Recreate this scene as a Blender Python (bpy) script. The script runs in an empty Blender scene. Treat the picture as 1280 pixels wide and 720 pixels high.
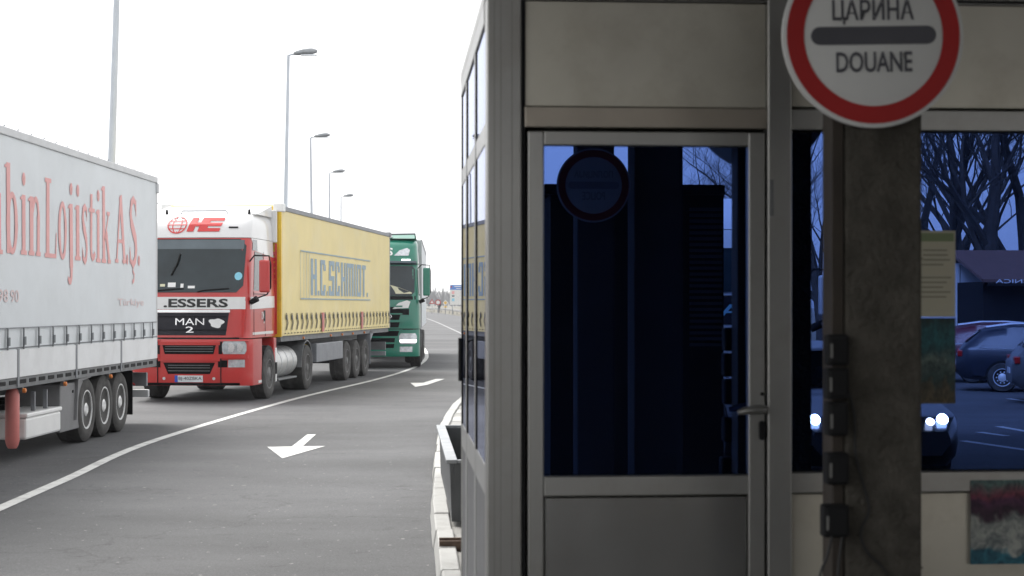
import bpy, bmesh, math, random
from mathutils import Vector, Matrix, noise
R = math.radians
random.seed(7)
scene = bpy.context.scene
COL = scene.collection

# ------------------------------------------------------------------ camera, sky, sun, exposure
F = 2060.0            # focal length in photo pixels (1280 wide)
H = 1.90              # eye height
HY = 382.0            # horizon row in the photo
cam = bpy.data.cameras.new('camera')
cam_o = bpy.data.objects.new('camera', cam); COL.objects.link(cam_o)
cam_o.location = (0, 0, H); cam_o.rotation_euler = (R(90), 0, 0)
cam.sensor_width = 36; cam.lens = 36 * F / 1280
cam.shift_y = (HY - 360) / 1280
cam.clip_start = 0.05; cam.clip_end = 5000
cam.dof.use_dof = True; cam.dof.focus_distance = 30; cam.dof.aperture_fstop = 4.8
scene.camera = cam_o

world = bpy.data.worlds.new('World'); scene.world = world; world.use_nodes = True
wn, wl = world.node_tree.nodes, world.node_tree.links
bg = wn['Background']
sky = wn.new('ShaderNodeTexSky'); sky.sky_type = 'NISHITA'; sky.sun_disc = False
SUN_EL, SUN_AZ = R(50), R(-40)      # azimuth from +Y, clockwise
sky.sun_elevation = SUN_EL; sky.sun_rotation = SUN_AZ
sky.air_density = 1.0; sky.dust_density = 2.0; sky.ozone_density = 1.0
hs = wn.new('ShaderNodeHueSaturation'); hs.inputs['Saturation'].default_value = 0.12
gm = wn.new('ShaderNodeGamma'); gm.inputs['Gamma'].default_value = .4      # overcast: evens out the dome
wl.new(sky.outputs[0], hs.inputs['Color']); wl.new(hs.outputs[0], gm.inputs['Color']); wl.new(gm.outputs[0], bg.inputs['Color'])
bg.inputs['Strength'].default_value = 0.15
sun = bpy.data.lights.new('sun', 'SUN'); sun.energy = 0.9; sun.angle = R(35); sun.color = (1, .97, .93)
sun_o = bpy.data.objects.new('sun', sun); COL.objects.link(sun_o)
sd = Vector((math.sin(SUN_AZ) * math.cos(SUN_EL), math.cos(SUN_AZ) * math.cos(SUN_EL), math.sin(SUN_EL)))
sun_o.rotation_euler = sd.to_track_quat('Z', 'Y').to_euler()
sun_o.location = (0, 0, 60)
vs = scene.view_settings
vs.view_transform = 'Standard'; vs.look = 'None'; vs.exposure = 2.5; vs.gamma = 1.0; vs.use_curve_mapping = False
scene.cycles.use_denoising = True
scene.cycles.max_bounces = 8
scene.cycles.caustics_reflective = False; scene.cycles.caustics_refractive = False

# ------------------------------------------------------------------ materials
MATS = {}
def mat(name, col, rough=.6, metal=0., var=.12, vscale=3., bump=0., bscale=40., coat=0., spec=.5, emit=None, dirt=None, stretch=None):
    if name in MATS: return MATS[name]
    m = bpy.data.materials.new(name); m.use_nodes = True; MATS[name] = m
    n, l = m.node_tree.nodes, m.node_tree.links
    b = n['Principled BSDF']
    b.inputs['Roughness'].default_value = rough; b.inputs['Metallic'].default_value = metal
    b.inputs['Specular IOR Level'].default_value = spec
    if coat:
        b.inputs['Coat Weight'].default_value = coat; b.inputs['Coat Roughness'].default_value = .06
    tc = n.new('ShaderNodeTexCoord'); mp = n.new('ShaderNodeMapping')
    l.new(tc.outputs['Object'], mp.inputs['Vector'])
    if stretch: mp.inputs['Scale'].default_value = stretch
    tex = n.new('ShaderNodeTexNoise'); tex.inputs['Scale'].default_value = vscale; tex.inputs['Detail'].default_value = 7
    tex.inputs['Roughness'].default_value = .6
    l.new(mp.outputs[0], tex.inputs['Vector'])
    rp = n.new('ShaderNodeValToRGB')
    c0 = [max(0, c * (1 - var)) for c in col]; c1 = [min(1, c * (1 + var)) for c in col]
    rp.color_ramp.elements[0].position = .3; rp.color_ramp.elements[1].position = .7
    rp.color_ramp.elements[0].color = (*c0, 1); rp.color_ramp.elements[1].color = (*c1, 1)
    l.new(tex.outputs['Fac'], rp.inputs['Fac'])
    out = rp.outputs['Color']
    if dirt:                                   # (colour, amount, scale) : grime with its own blotchy shape
        t2 = n.new('ShaderNodeTexNoise'); t2.inputs['Scale'].default_value = dirt[2]; t2.inputs['Detail'].default_value = 9
        t2.inputs['Roughness'].default_value = .7
        l.new(mp.outputs[0], t2.inputs['Vector'])
        r2 = n.new('ShaderNodeMapRange'); r2.inputs[1].default_value = .48; r2.inputs[2].default_value = .72
        r2.inputs[4].default_value = dirt[1]
        l.new(t2.outputs['Fac'], r2.inputs[0])
        mx = n.new('ShaderNodeMixRGB'); mx.inputs[2].default_value = (*dirt[0], 1)
        l.new(r2.outputs[0], mx.inputs[0]); l.new(out, mx.inputs[1]); out = mx.outputs[0]
    l.new(out, b.inputs['Base Color'])
    if bump:
        t3 = n.new('ShaderNodeTexNoise'); t3.inputs['Scale'].default_value = bscale; t3.inputs['Detail'].default_value = 5
        l.new(mp.outputs[0], t3.inputs['Vector'])
        bp = n.new('ShaderNodeBump'); bp.inputs['Strength'].default_value = bump; bp.inputs['Distance'].default_value = .02
        l.new(t3.outputs['Fac'], bp.inputs['Height']); l.new(bp.outputs[0], b.inputs['Normal'])
    if emit:
        b.inputs['Emission Color'].default_value = (*emit[0], 1); b.inputs['Emission Strength'].default_value = emit[1]
    return m

def asphalt_material():
    m = bpy.data.materials.new('asphalt'); m.use_nodes = True; MATS['asphalt'] = m
    n, l = m.node_tree.nodes, m.node_tree.links
    b = n['Principled BSDF']; b.inputs['Roughness'].default_value = .8; b.inputs['Specular IOR Level'].default_value = .35
    tc = n.new('ShaderNodeTexCoord')
    def nz(scale, stretch, det=8, rough=.6):
        mp = n.new('ShaderNodeMapping'); mp.inputs['Scale'].default_value = stretch
        l.new(tc.outputs['Object'], mp.inputs['Vector'])
        t = n.new('ShaderNodeTexNoise'); t.inputs['Scale'].default_value = scale; t.inputs['Detail'].default_value = det
        t.inputs['Roughness'].default_value = rough; l.new(mp.outputs[0], t.inputs['Vector']); return t.outputs['Fac']
    def ramp(fac, p0, c0, p1, c1):
        r = n.new('ShaderNodeValToRGB'); r.color_ramp.elements[0].position = p0; r.color_ramp.elements[1].position = p1
        r.color_ramp.elements[0].color = (c0, c0, c0, 1); r.color_ramp.elements[1].color = (c1, c1, c1, 1); l.new(fac, r.inputs[0]); return r.outputs[0]
    def mul(a, bb):
        x = n.new('ShaderNodeMixRGB'); x.blend_type = 'MULTIPLY'; x.inputs[0].default_value = 1; l.new(a, x.inputs[1]); l.new(bb, x.inputs[2]); return x.outputs[0]
    base = n.new('ShaderNodeRGB'); base.outputs[0].default_value = (.088, .089, .092, 1)
    c = mul(base.outputs[0], ramp(nz(.22, (.5, 1, 1)), .32, .68, .68, 1.28))          # broad patches of wear
    c = mul(c, ramp(nz(.9, (.6, 1.1, 1)), .3, .86, .7, 1.12))                     # streaks across the lane
    c = mul(c, ramp(nz(60, (1, 1, 1), 3), .3, .72, .7, 1.3))                          # aggregate
    c = mul(c, ramp(nz(3.2, (1, 1, 1), 6, .75), .30, .6, .42, 1.0))                   # oil spots
    sp_ = nz(14, (1, 1, 1), 2, .5)                                                    # pale specks of grit
    mxs = n.new('ShaderNodeMixRGB'); mxs.inputs[2].default_value = (.3, .3, .29, 1); l.new(ramp(sp_, .70, 0, .74, .8), mxs.inputs[0]); l.new(c, mxs.inputs[1]); c = mxs.outputs[0]
    # cracks
    mp = n.new('ShaderNodeMapping'); mp.inputs['Scale'].default_value = (.30, .5, 1); l.new(tc.outputs['Object'], mp.inputs['Vector'])
    wob = n.new('ShaderNodeTexNoise'); wob.inputs['Scale'].default_value = 1.5; wob.inputs['Detail'].default_value = 6; l.new(tc.outputs['Object'], wob.inputs['Vector'])
    ad = n.new('ShaderNodeMixRGB'); ad.blend_type = 'ADD'; ad.inputs[0].default_value = .55; l.new(mp.outputs[0], ad.inputs[1]); l.new(wob.outputs['Color'], ad.inputs[2])
    vo = n.new('ShaderNodeTexVoronoi'); vo.feature = 'DISTANCE_TO_EDGE'; vo.inputs['Scale'].default_value = .55; l.new(ad.outputs[0], vo.inputs['Vector'])
    c = mul(c, ramp(vo.outputs['Distance'], .0, .72, .006, 1.0))
    l.new(c, b.inputs['Base Color'])
    bp = n.new('ShaderNodeBump'); bp.inputs['Strength'].default_value = .4; bp.inputs['Distance'].default_value = .01
    l.new(nz(90, (1, 1, 1), 4), bp.inputs['Height']); l.new(bp.outputs[0], b.inputs['Normal'])
asphalt_material()
mat('road_paint', (.62, .62, .6), .65, var=.1, vscale=6, dirt=((.2, .2, .2), .75, 3.5))
mat('worn_paint', (.3, .3, .3), .7)
mat('kerb_paint', (.4, .4, .385), .75, var=.12, vscale=4, bump=.2, dirt=((.17, .16, .15), .6, 4))
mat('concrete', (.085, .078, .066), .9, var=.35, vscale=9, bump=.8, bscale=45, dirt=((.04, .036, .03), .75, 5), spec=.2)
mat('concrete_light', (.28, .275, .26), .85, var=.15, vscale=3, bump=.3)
mat('paver', (.27, .25, .215), .85, var=.2, vscale=6, bump=.3)
mat('earth', (.13, .12, .09), .95, var=.35, vscale=.3, bump=.4, bscale=6)
mat('alu', (.36, .355, .34), .36, .8, var=.1, vscale=1.5, bump=.03, bscale=4, dirt=((.22, .2, .17), .45, 3))
mat('alu_panel', (.58, .55, .47), .32, .45, var=.10, vscale=1.6, bump=.10, bscale=1.8, dirt=((.34, .30, .23), .5, 2.2))
mat('alu_panel_low', (.36, .36, .35), .26, .85, var=.12, vscale=1.6, bump=.12, bscale=2.2, dirt=((.26, .24, .22), .5, 2.2))
mat('gasket', (.012, .012, .013), .6, spec=.12)
mat('black', (.012, .012, .013), .5, spec=.12)
mat('black_plastic', (.012, .012, .013), .75, spec=.2)
mat('pier_shaded', (.03, .03, .032), .8, spec=.2)  # mirrored column and pier: shade put into the colour, near black
mat('sign_white_shaded', (.2, .2, .2), .7, var=.1, spec=.2)  # sign white darkened so the mirrored police sign looks shaded
mat('sign_red_shaded', (.12, .012, .012), .7, spec=.2)  # rim red with the same shade put into its colour
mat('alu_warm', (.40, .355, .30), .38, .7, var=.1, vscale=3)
mat('alu_dark', (.2, .195, .18), .5, .4)
mat('side_frame', (.45, .45, .44), .35, .3, var=.05)
mat('soffit', (.2, .2, .19), .7)
mat('rust', (.11, .075, .055), .9, var=.4, vscale=12, bump=.4)
mat('trough_grey', (.085, .09, .095), .5, .1, var=.2, vscale=5)
mat('galv', (.27, .285, .3), .5, .5, var=.2, vscale=5, dirt=((.5, .5, .5), .5, 4))
mat('pole', (.55, .59, .64), .5, .4, var=.06)
mat('sign_white', (.72, .72, .7), .55, var=.04, spec=.3)
mat('sign_red', (.42, .022, .022), .55, var=.08, spec=.3)
mat('sign_bar', (.075, .075, .09), .4, var=.1)
mat('sign_blue', (.05, .2, .6), .4)
mat('sign_yellow', (.75, .45, .05), .4)
mat('tarp_white', (.70, .735, .76), .5, var=.05, vscale=1.2, bump=.12, bscale=2.2, dirt=((.6, .62, .63), .35, .8))
mat('tarp_salmon', (.80, .40, .39), .55, var=.06, vscale=3)
mat('tarp_pale', (.74, .60, .60), .55, var=.06, vscale=3)
mat('tarp_yellow', (.84, .70, .33), .55, var=.06, vscale=1.0, bump=.12, bscale=2.2, dirt=((.8, .72, .5), .5, .7))
mat('yellow_paint', (.75, .50, .03), .4, coat=.3)
mat('tarp_blue', (.30, .40, .47), .55, var=.1, vscale=4)
mat('rail_white', (.55, .56, .57), .45, .2, var=.08)
mat('rail_grey', (.24, .25, .27), .5, .3, var=.12)
mat('board_white', (.78, .79, .8), .45, .0, var=.05, vscale=2, dirt=((.5, .5, .49), .4, 1.5))
mat('chassis_grey', (.16, .165, .17), .55, .2, var=.2, vscale=5)
mat('box_grey', (.2, .2, .205), .55, var=.12, vscale=4)
mat('strap', (.16, .17, .18), .6)
mat('strap_dark', (.11, .09, .045), .6)
mat('white_plastic', (.85, .85, .84), .45, var=.05)
mat('red_plastic', (.62, .2, .18), .45, var=.1)
mat('tyre', (.035, .034, .033), .85, var=.3, vscale=6, dirt=((.1, .095, .09), .6, 4))
mat('tyre_dusty', (.06, .058, .056), .9, var=.25, vscale=6, dirt=((.15, .145, .14), .6, 4))
mat('rim', (.8, .8, .8), .4, .2, var=.15, vscale=8, dirt=((.2, .2, .2), .5, 9))
mat('rim_dark', (.14, .14, .14), .55, .4, var=.25, vscale=8)
mat('cab_red', (.50, .028, .025), .3, var=.05, coat=.6)
mat('cab_white', (.74, .74, .74), .3, var=.03, coat=.5)
mat('cab_green', (.008, .19, .125), .3, var=.05, coat=.6)
mat('cab_pale', (.74, .77, .8), .35, var=.04, coat=.4)
mat('screen', (.018, .03, .036), .06, var=.3, vscale=1.5, spec=.5)
mat('screen_tint', (.08, .11, .13), .1, spec=.8)
mat('grille_black', (.006, .006, .007), .6, spec=.1)
mat('grille_navy', (.01, .01, .017), .3, spec=.3)
mat('chrome', (.75, .75, .76), .2, .9, var=.05)
mat('lamp_glass', (.62, .65, .68), .12, .5, var=.25, vscale=14, coat=.5)
mat('drl', (.9, .9, .9), .3, emit=((1, 1, 1), .8))
mat('text_black', (.015, .015, .017), .5)
mat('text_white', (.8, .8, .8), .5)
mat('plate', (.7, .72, .74), .4)
mat('plate_blue', (.03, .1, .5), .4)
mat('logo_red', (.62, .05, .05), .4)
mat('amber', (.7, .22, .05), .3)
mat('cyan', (.25, .6, .75), .4)
mat('sun_shade', (.72, .70, .5), .7)
mat('tank', (.55, .55, .54), .4, .5, var=.15, vscale=4)
mat('bark', (.035, .03, .027), .9, var=.3, vscale=4)
mat('far_wood', (.07, .065, .06), .95, var=.3, vscale=.2)
mat('hill', (.09, .085, .07), .95, var=.3, vscale=.02)
mat('paint_darkblue', (.012, .017, .03), .35, coat=.3)
mat('paint_silver', (.12, .125, .13), .35, .3, coat=.3)
mat('paint_crimson', (.1, .01, .02), .35, coat=.3)
mat('paint_black', (.008, .008, .009), .3, coat=.6)
mat('headlight_lit', (1, 1, 1), .3, emit=((1, .93, .82), 9))
mat('headlight_warm', (1, .8, .6), .3, emit=((1, .75, .5), 6))
mat('tail_red', (.4, .01, .01), .3)
mat('cloth_dark', (.02, .021, .025), .9)
mat('brown_roof', (.11, .055, .045), .7)
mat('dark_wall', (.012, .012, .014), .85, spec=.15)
mat('shutter', (.035, .038, .04), .7)
mat('paper', (.50, .47, .36), .8, var=.06)
mat('paper_ink', (.22, .21, .17), .8)
mat('paper_green', (.22, .27, .15), .8)
mat('cable', (.018, .018, .018), .6)
mat('duct', (.032, .024, .017), .7, var=.25, vscale=8)
mat('label_grey', (.18, .18, .17), .6)
mat('guard', (.2, .2, .2), .5, .3)

def glass_material():
    m = bpy.data.materials.new('tinted_glass'); m.use_nodes = True; MATS['glass'] = m
    b = m.node_tree.nodes['Principled BSDF']
    b.inputs['Base Color'].default_value = (.0008, .001, .002, 1)
    b.inputs['Roughness'].default_value = 0.0
    b.inputs['IOR'].default_value = 4.3
    b.inputs['Specular Tint'].default_value = (.20, .36, 1.0, 1)
glass_material()

def poster_material(name, cols, axis=2, scale=3.0):
    """flat print: soft colour bands bent by noise, generic"""
    m = bpy.data.materials.new(name); m.use_nodes = True; MATS[name] = m
    n, l = m.node_tree.nodes, m.node_tree.links
    b = n['Principled BSDF']; b.inputs['Roughness'].default_value = .6
    tc = n.new('ShaderNodeTexCoord'); sp = n.new('ShaderNodeSeparateXYZ'); l.new(tc.outputs['Generated'], sp.inputs[0])
    ns = n.new('ShaderNodeTexNoise'); ns.inputs['Scale'].default_value = scale; ns.inputs['Detail'].default_value = 6
    l.new(tc.outputs['Generated'], ns.inputs['Vector'])
    ma = n.new('ShaderNodeMath'); ma.operation = 'MULTIPLY_ADD'; ma.inputs[1].default_value = .5; l.new(ns.outputs['Fac'], ma.inputs[0])
    l.new(sp.outputs[axis], ma.inputs[2])
    su = n.new('ShaderNodeMath'); su.operation = 'SUBTRACT'; su.inputs[1].default_value = .25; l.new(ma.outputs[0], su.inputs[0])
    rp = n.new('ShaderNodeValToRGB'); cr = rp.color_ramp
    cr.elements[0].position = cols[0][0]; cr.elements[0].color = (*cols[0][1], 1)
    cr.elements[1].position = cols[-1][0]; cr.elements[1].color = (*cols[-1][1], 1)
    for p, c in cols[1:-1]:
        e = cr.elements.new(p); e.color = (*c, 1)
    l.new(su.outputs[0], rp.inputs[0])
    n2 = n.new('ShaderNodeTexNoise'); n2.inputs['Scale'].default_value = scale * 3; n2.inputs['Detail'].default_value = 7; n2.inputs['Distortion'].default_value = 1.5
    l.new(tc.outputs['Generated'], n2.inputs['Vector'])
    r3 = n.new('ShaderNodeValToRGB'); r3.color_ramp.elements[0].position = .35; r3.color_ramp.elements[1].position = .65
    r3.color_ramp.elements[0].color = (.25, .3, .35, 1); r3.color_ramp.elements[1].color = (1.3, 1.25, 1.2, 1); l.new(n2.outputs['Fac'], r3.inputs[0])
    mm = n.new('ShaderNodeMixRGB'); mm.blend_type = 'MULTIPLY'; mm.inputs[0].default_value = .8; l.new(rp.outputs[0], mm.inputs[1]); l.new(r3.outputs[0], mm.inputs[2])
    l.new(mm.outputs[0], b.inputs['Base Color'])
poster_material('poster_low', [(.0, (.02, .12, .17)), (.16, (.03, .16, .22)), (.2, (.34, .36, .34)), (.5, (.3, .32, .3)), (.56, (.05, .02, .04)), (.74, (.07, .02, .06)), (.82, (.2, .04, .07)), (1, (.1, .17, .16))], scale=2.5)
poster_material('poster_glass', [(.0, (.09, .07, .04)), (.22, (.07, .06, .04)), (.28, (.02, .05, .05)), (.5, (.1, .14, .13)), (.62, (.02, .08, .09)), (.8, (.02, .12, .14)), (1, (.015, .03, .03))], scale=3.5)

# ------------------------------------------------------------------ mesh helpers
class MB:
    def __init__(s): s.v = []; s.f = []
    def add(s, vs, fs):
        o = len(s.v); s.v += [tuple(p) for p in vs]; s.f += [tuple(i + o for i in f) for f in fs]; return s
    def box(s, x0, x1, y0, y1, z0, z1):
        return s.add([(x0, y0, z0), (x1, y0, z0), (x1, y1, z0), (x0, y1, z0), (x0, y0, z1), (x1, y0, z1), (x1, y1, z1), (x0, y1, z1)],
                     [(0, 3, 2, 1), (4, 5, 6, 7), (0, 1, 5, 4), (1, 2, 6, 5), (2, 3, 7, 6), (3, 0, 4, 7)])
    def prism(s, pts, lo, hi, axis):
        """polygon pts (2D) extruded along axis 0/1/2; remaining axes take the pts in order"""
        def mk(p, h):
            q = [p[0], p[1]]; q.insert(axis, h); return tuple(q)
        n = len(pts)
        vs = [mk(p, lo) for p in pts] + [mk(p, hi) for p in pts]
        fs = [tuple(range(n - 1, -1, -1)), tuple(range(n, 2 * n))] + [(i, (i + 1) % n, n + (i + 1) % n, n + i) for i in range(n)]
        return s.add(vs, fs)
    def tube(s, pts, rad, n=8, cap=True):
        pts = [Vector(p) for p in pts]
        rads = rad if isinstance(rad, (list, tuple)) else [rad] * len(pts)
        vs, fs = [], []
        prev = None
        for i, p in enumerate(pts):
            d = (pts[min(i + 1, len(pts) - 1)] - pts[max(i - 1, 0)]).normalized()
            if prev is None:
                a = d.orthogonal().normalized()
            else:
                a = (prev - d * prev.dot(d)); a = a.normalized() if a.length > 1e-6 else d.orthogonal().normalized()
            prev = a; b = d.cross(a)
            for k in range(n):
                t = 2 * math.pi * k / n
                vs.append(p + (a * math.cos(t) + b * math.sin(t)) * rads[i])
        for i in range(len(pts) - 1):
            for k in range(n):
                fs.append((i * n + k, i * n + (k + 1) % n, (i + 1) * n + (k + 1) % n, (i + 1) * n + k))
        if cap:
            fs.append(tuple(range(n - 1, -1, -1))); fs.append(tuple(range((len(pts) - 1) * n, len(pts) * n)))
        return s.add(vs, fs)
    def lathe(s, prof, n=28, axis=0, c=(0, 0, 0)):
        """prof: (along, radius) list, spun about the axis"""
        vs, fs = [], []
        for a, r in prof:
            for k in range(n):
                t = 2 * math.pi * k / n
                q = [r * math.cos(t), r * math.sin(t)]; q.insert(axis, a)
                vs.append((q[0] + c[0], q[1] + c[1], q[2] + c[2]))
        for i in range(len(prof) - 1):
            for k in range(n):
                fs.append((i * n + k, i * n + (k + 1) % n, (i + 1) * n + (k + 1) % n, (i + 1) * n + k))
        fs.append(tuple(range(n - 1, -1, -1))); fs.append(tuple(range((len(prof) - 1) * n, len(prof) * n)))
        return s.add(vs, fs)
    def grid(s, rows):
        m = len(rows[0]); vs = [p for r in rows for p in r]
        fs = [(i * m + j, i * m + j + 1, (i + 1) * m + j + 1, (i + 1) * m + j) for i in range(len(rows) - 1) for j in range(m - 1)]
        return s.add(vs, fs)
    def mesh(s, name, bevel=0, segs=2, smooth=False):
        me = bpy.data.meshes.new(name)
        bm = bmesh.new()
        bv = [bm.verts.new(p) for p in s.v]
        for f in s.f:
            try: bm.faces.new([bv[i] for i in f])
            except ValueError: pass
        bmesh.ops.recalc_face_normals(bm, faces=bm.faces)
        if bevel:
            es = [e for e in bm.edges if len(e.link_faces) == 2 and e.calc_face_angle(0) > .6]
            bmesh.ops.bevel(bm, geom=es, offset=bevel, segments=segs, affect='EDGES', profile=.5, clamp_overlap=True)
        if smooth:
            for f in bm.faces: f.smooth = True
            for e in bm.edges:
                if len(e.link_faces) == 2 and e.calc_face_angle(0) > R(38): e.smooth = False
        bm.to_mesh(me); bm.free()
        return me
    def build(s, name, material, parent=None, bevel=0, smooth=False, segs=2):
        return link(name, s.mesh(name, bevel, segs, smooth), material, parent)

def link(name, me, material, parent=None):
    if material is not None and not me.materials: me.materials.append(MATS[material] if isinstance(material, str) else material)
    o = bpy.data.objects.new(name, me); COL.objects.link(o)
    if parent is not None: o.parent = parent
    return o
def box(name, m, parent, x0, x1, y0, y1, z0, z1, bevel=0):
    return MB().box(min(x0, x1), max(x0, x1), min(y0, y1), max(y0, y1), min(z0, z1), max(z0, z1)).build(name, m, parent, bevel)
def tag(o, label=None, cat=None, group=None, kind=None):
    if label: o['label'] = label
    if cat: o['category'] = cat
    if group: o['group'] = group
    if kind: o['kind'] = kind
    return o
def empty(name, loc=(0, 0, 0), rz=0, label=None, cat=None, group=None, parent=None):
    o = bpy.data.objects.new(name, None); COL.objects.link(o); o.location = loc; o.rotation_euler = (0, 0, rz)
    o.empty_display_size = .2
    if parent: o.parent = parent
    return tag(o, label, cat, group)
def copy_tree(o, parent=None):
    c = o.copy(); COL.objects.link(c); c.parent = parent
    for ch in list(o.children): copy_tree(ch, c)
    return c

def glyphs(text, bold=0.0, spacing=1.0):
    """flat glyph outlines of the built-in face as (verts2d, faces), normalised to width 1 x height 1"""
    cu = bpy.data.curves.new('glyphs', 'FONT'); cu.body = text; cu.offset = bold; cu.space_character = spacing
    cu.resolution_u = 3
    ob = bpy.data.objects.new('glyphs', cu); COL.objects.link(ob)
    bpy.context.view_layer.update()
    dg = bpy.context.evaluated_depsgraph_get()
    me = bpy.data.meshes.new_from_object(ob.evaluated_get(dg))
    v = [(p.co.x, p.co.y) for p in me.vertices]; f = [tuple(p.vertices) for p in me.polygons]
    bpy.data.objects.remove(ob); bpy.data.curves.remove(cu); bpy.data.meshes.remove(me)
    if not v: return [], []
    x0 = min(p[0] for p in v); x1 = max(p[0] for p in v)
    y0 = min(p[1] for p in v); y1 = max(p[1] for p in v)
    return [((p[0] - x0) / (x1 - x0), (p[1] - y0) / (y1 - y0)) for p in v], f
def lettering(name, text, fn, m, parent, bold=0.0, spacing=1.0):
    """fn(u, w) -> 3D point for u, w in 0..1"""
    v, f = glyphs(text, bold, spacing)
    me = bpy.data.meshes.new(name)
    me.from_pydata([fn(*p) for p in v], [], f); me.update()
    return link(name, me, m, parent)

# drawn letters: lists of polygons in (x, y); y 0 = baseline, 1 = ascender height
def stroke(path, w):
    P = [Vector((p[0], p[1])) for p in path]; Lr, Rr = [], []
    n = len(P) - 1
    for i, p in enumerate(P):
        d = (P[min(i + 1, n)] - P[max(i - 1, 0)]).normalized(); nn = Vector((-d.y, d.x))
        ww = w(i / n) if callable(w) else w
        Lr.append(p + nn * ww / 2); Rr.append(p - nn * ww / 2)
    return [[tuple(Lr[i]), tuple(Lr[i + 1]), tuple(Rr[i + 1]), tuple(Rr[i])] for i in range(n)]
def rect(x0, x1, y0, y1): return [[(x0, y0), (x1, y0), (x1, y1), (x0, y1)]]
def ring(cx, cy, rx, ry, tx, ty, a0=0, a1=360, n=26):
    out = []
    for k in range(n):
        q = []
        for a, o in ((k, 0), (k + 1, 0), (k + 1, 1), (k, 1)):
            t = R(a0 + (a1 - a0) * a / n); q.append((cx + (rx - tx * o) * math.cos(t), cy + (ry - ty * o) * math.sin(t)))
        out.append(q)
    return out
def serif_letter(c):
    S_, XH, tn = .17, .68, .05                     # stem, x-height, serif thickness
    foot = lambda x, y=0, h=.10: rect(x - h, x + h, y, y + tn) if y == 0 else rect(x - h, x + h, y - tn, y)
    flag = lambda x, y: [[(x - .16, y - .06), (x, y - .05), (x, y), (x - .16, y - .03)]]
    st = lambda x, y0, y1: rect(x - S_ / 2, x + S_ / 2, y0, y1)
    if c == 'i': return st(.17, 0, XH) + foot(.17, 0, .15) + flag(.17, XH) + ring(.17, .86, .08, .075, .079, .074), .34
    if c == 'j': return st(.17, -.1, XH) + flag(.17, XH) + ring(.17, .86, .08, .075, .079, .074) + stroke([(.17, -.1), (.16, -.2), (.11, -.26), (.03, -.26), (-.02, -.22)], lambda t: .13 - .07 * t), .34
    if c == 'n': return st(.15, 0, XH) + foot(.15, 0, .14) + flag(.15, XH) + ring(.35, XH - .22, .22, .23, .12, .07, 0, 165) + st(.51, 0, XH - .2) + foot(.51, 0, .14), .68
    if c == 'u': return st(.15, .2, XH) + flag(.15, XH) + ring(.32, .22, .235, .23, .12, .07, 180, 345) + st(.51, 0, XH) + flag(.51, XH) + rect(.5, .64, 0, tn), .68
    if c == 'b': return st(.15, 0, 1) + flag(.15, 1) + ring(.33, XH / 2, .28, XH / 2 + .01, .16, .07), .68
    if c == 'o': return ring(.30, XH / 2, .29, XH / 2 + .01, .16, .07), .61
    if c == 'D': return st(.16, 0, .92) + foot(.16, 0, .15) + foot(.16, .92, .15) + ring(.2, .46, .46, .46, .13, .05, -90, 90), .72
    if c == 'L': return st(.17, 0, .92) + foot(.17, 0, .16) + foot(.17, .92, .17) + rect(.17, .60, 0, .05) + [[(.54, .05), (.60, .05), (.62, .30), (.585, .30)]], .66
    if c == 't': return stroke([(.17, .86), (.17, .2), (.19, .1), (.25, .05), (.34, .07), (.38, .12)], lambda t: .13 - .06 * t) + rect(.02, .36, XH - .05, XH), .40
    if c == 'k': return st(.15, 0, 1) + flag(.15, 1) + foot(.15, 0, .14) + stroke([(.2, .3), (.48, .64)], .05) + stroke([(.30, .40), (.54, .02)], .14) + foot(.54, 0, .13) + foot(.48, XH, .13), .70
    if c == 'A': return stroke([(.1, 0), (.36, .94)], .08) + stroke([(.36, .94), (.64, 0)], .17) + rect(.2, .54, .28, .33) + foot(.1, 0, .11) + foot(.63, 0, .15), .76
    if c == '.': return ring(.1, .06, .08, .075, .079, .074), .22
    sp = [(.50, .78), (.44, .90), (.30, .94), (.15, .88), (.10, .74), (.17, .60), (.32, .49), (.47, .37), (.52, .22), (.46, .07), (.30, -.01), (.14, .04), (.07, .18)]
    sw = lambda t: .07 + .11 * math.sin(min(1, max(0, t)) * math.pi) ** 1.5
    if c == 'S': return stroke(sp, sw) + rect(.49, .525, .70, .94) + rect(.05, .085, 0, .24), .60
    if c == 'Ş': return stroke(sp, sw) + rect(.49, .525, .70, .94) + rect(.05, .085, 0, .24) + stroke([(.31, -.02), (.29, -.10), (.38, -.15), (.36, -.23), (.24, -.26)], .06), .60
    if c == 's': return stroke([(x * .72 + .02, y * XH / .94) for x, y in sp], lambda t: sw(t) * .82) + rect(.365, .39, .5, XH) + rect(.06, .085, 0, .17), .46
    return [], .3
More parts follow.
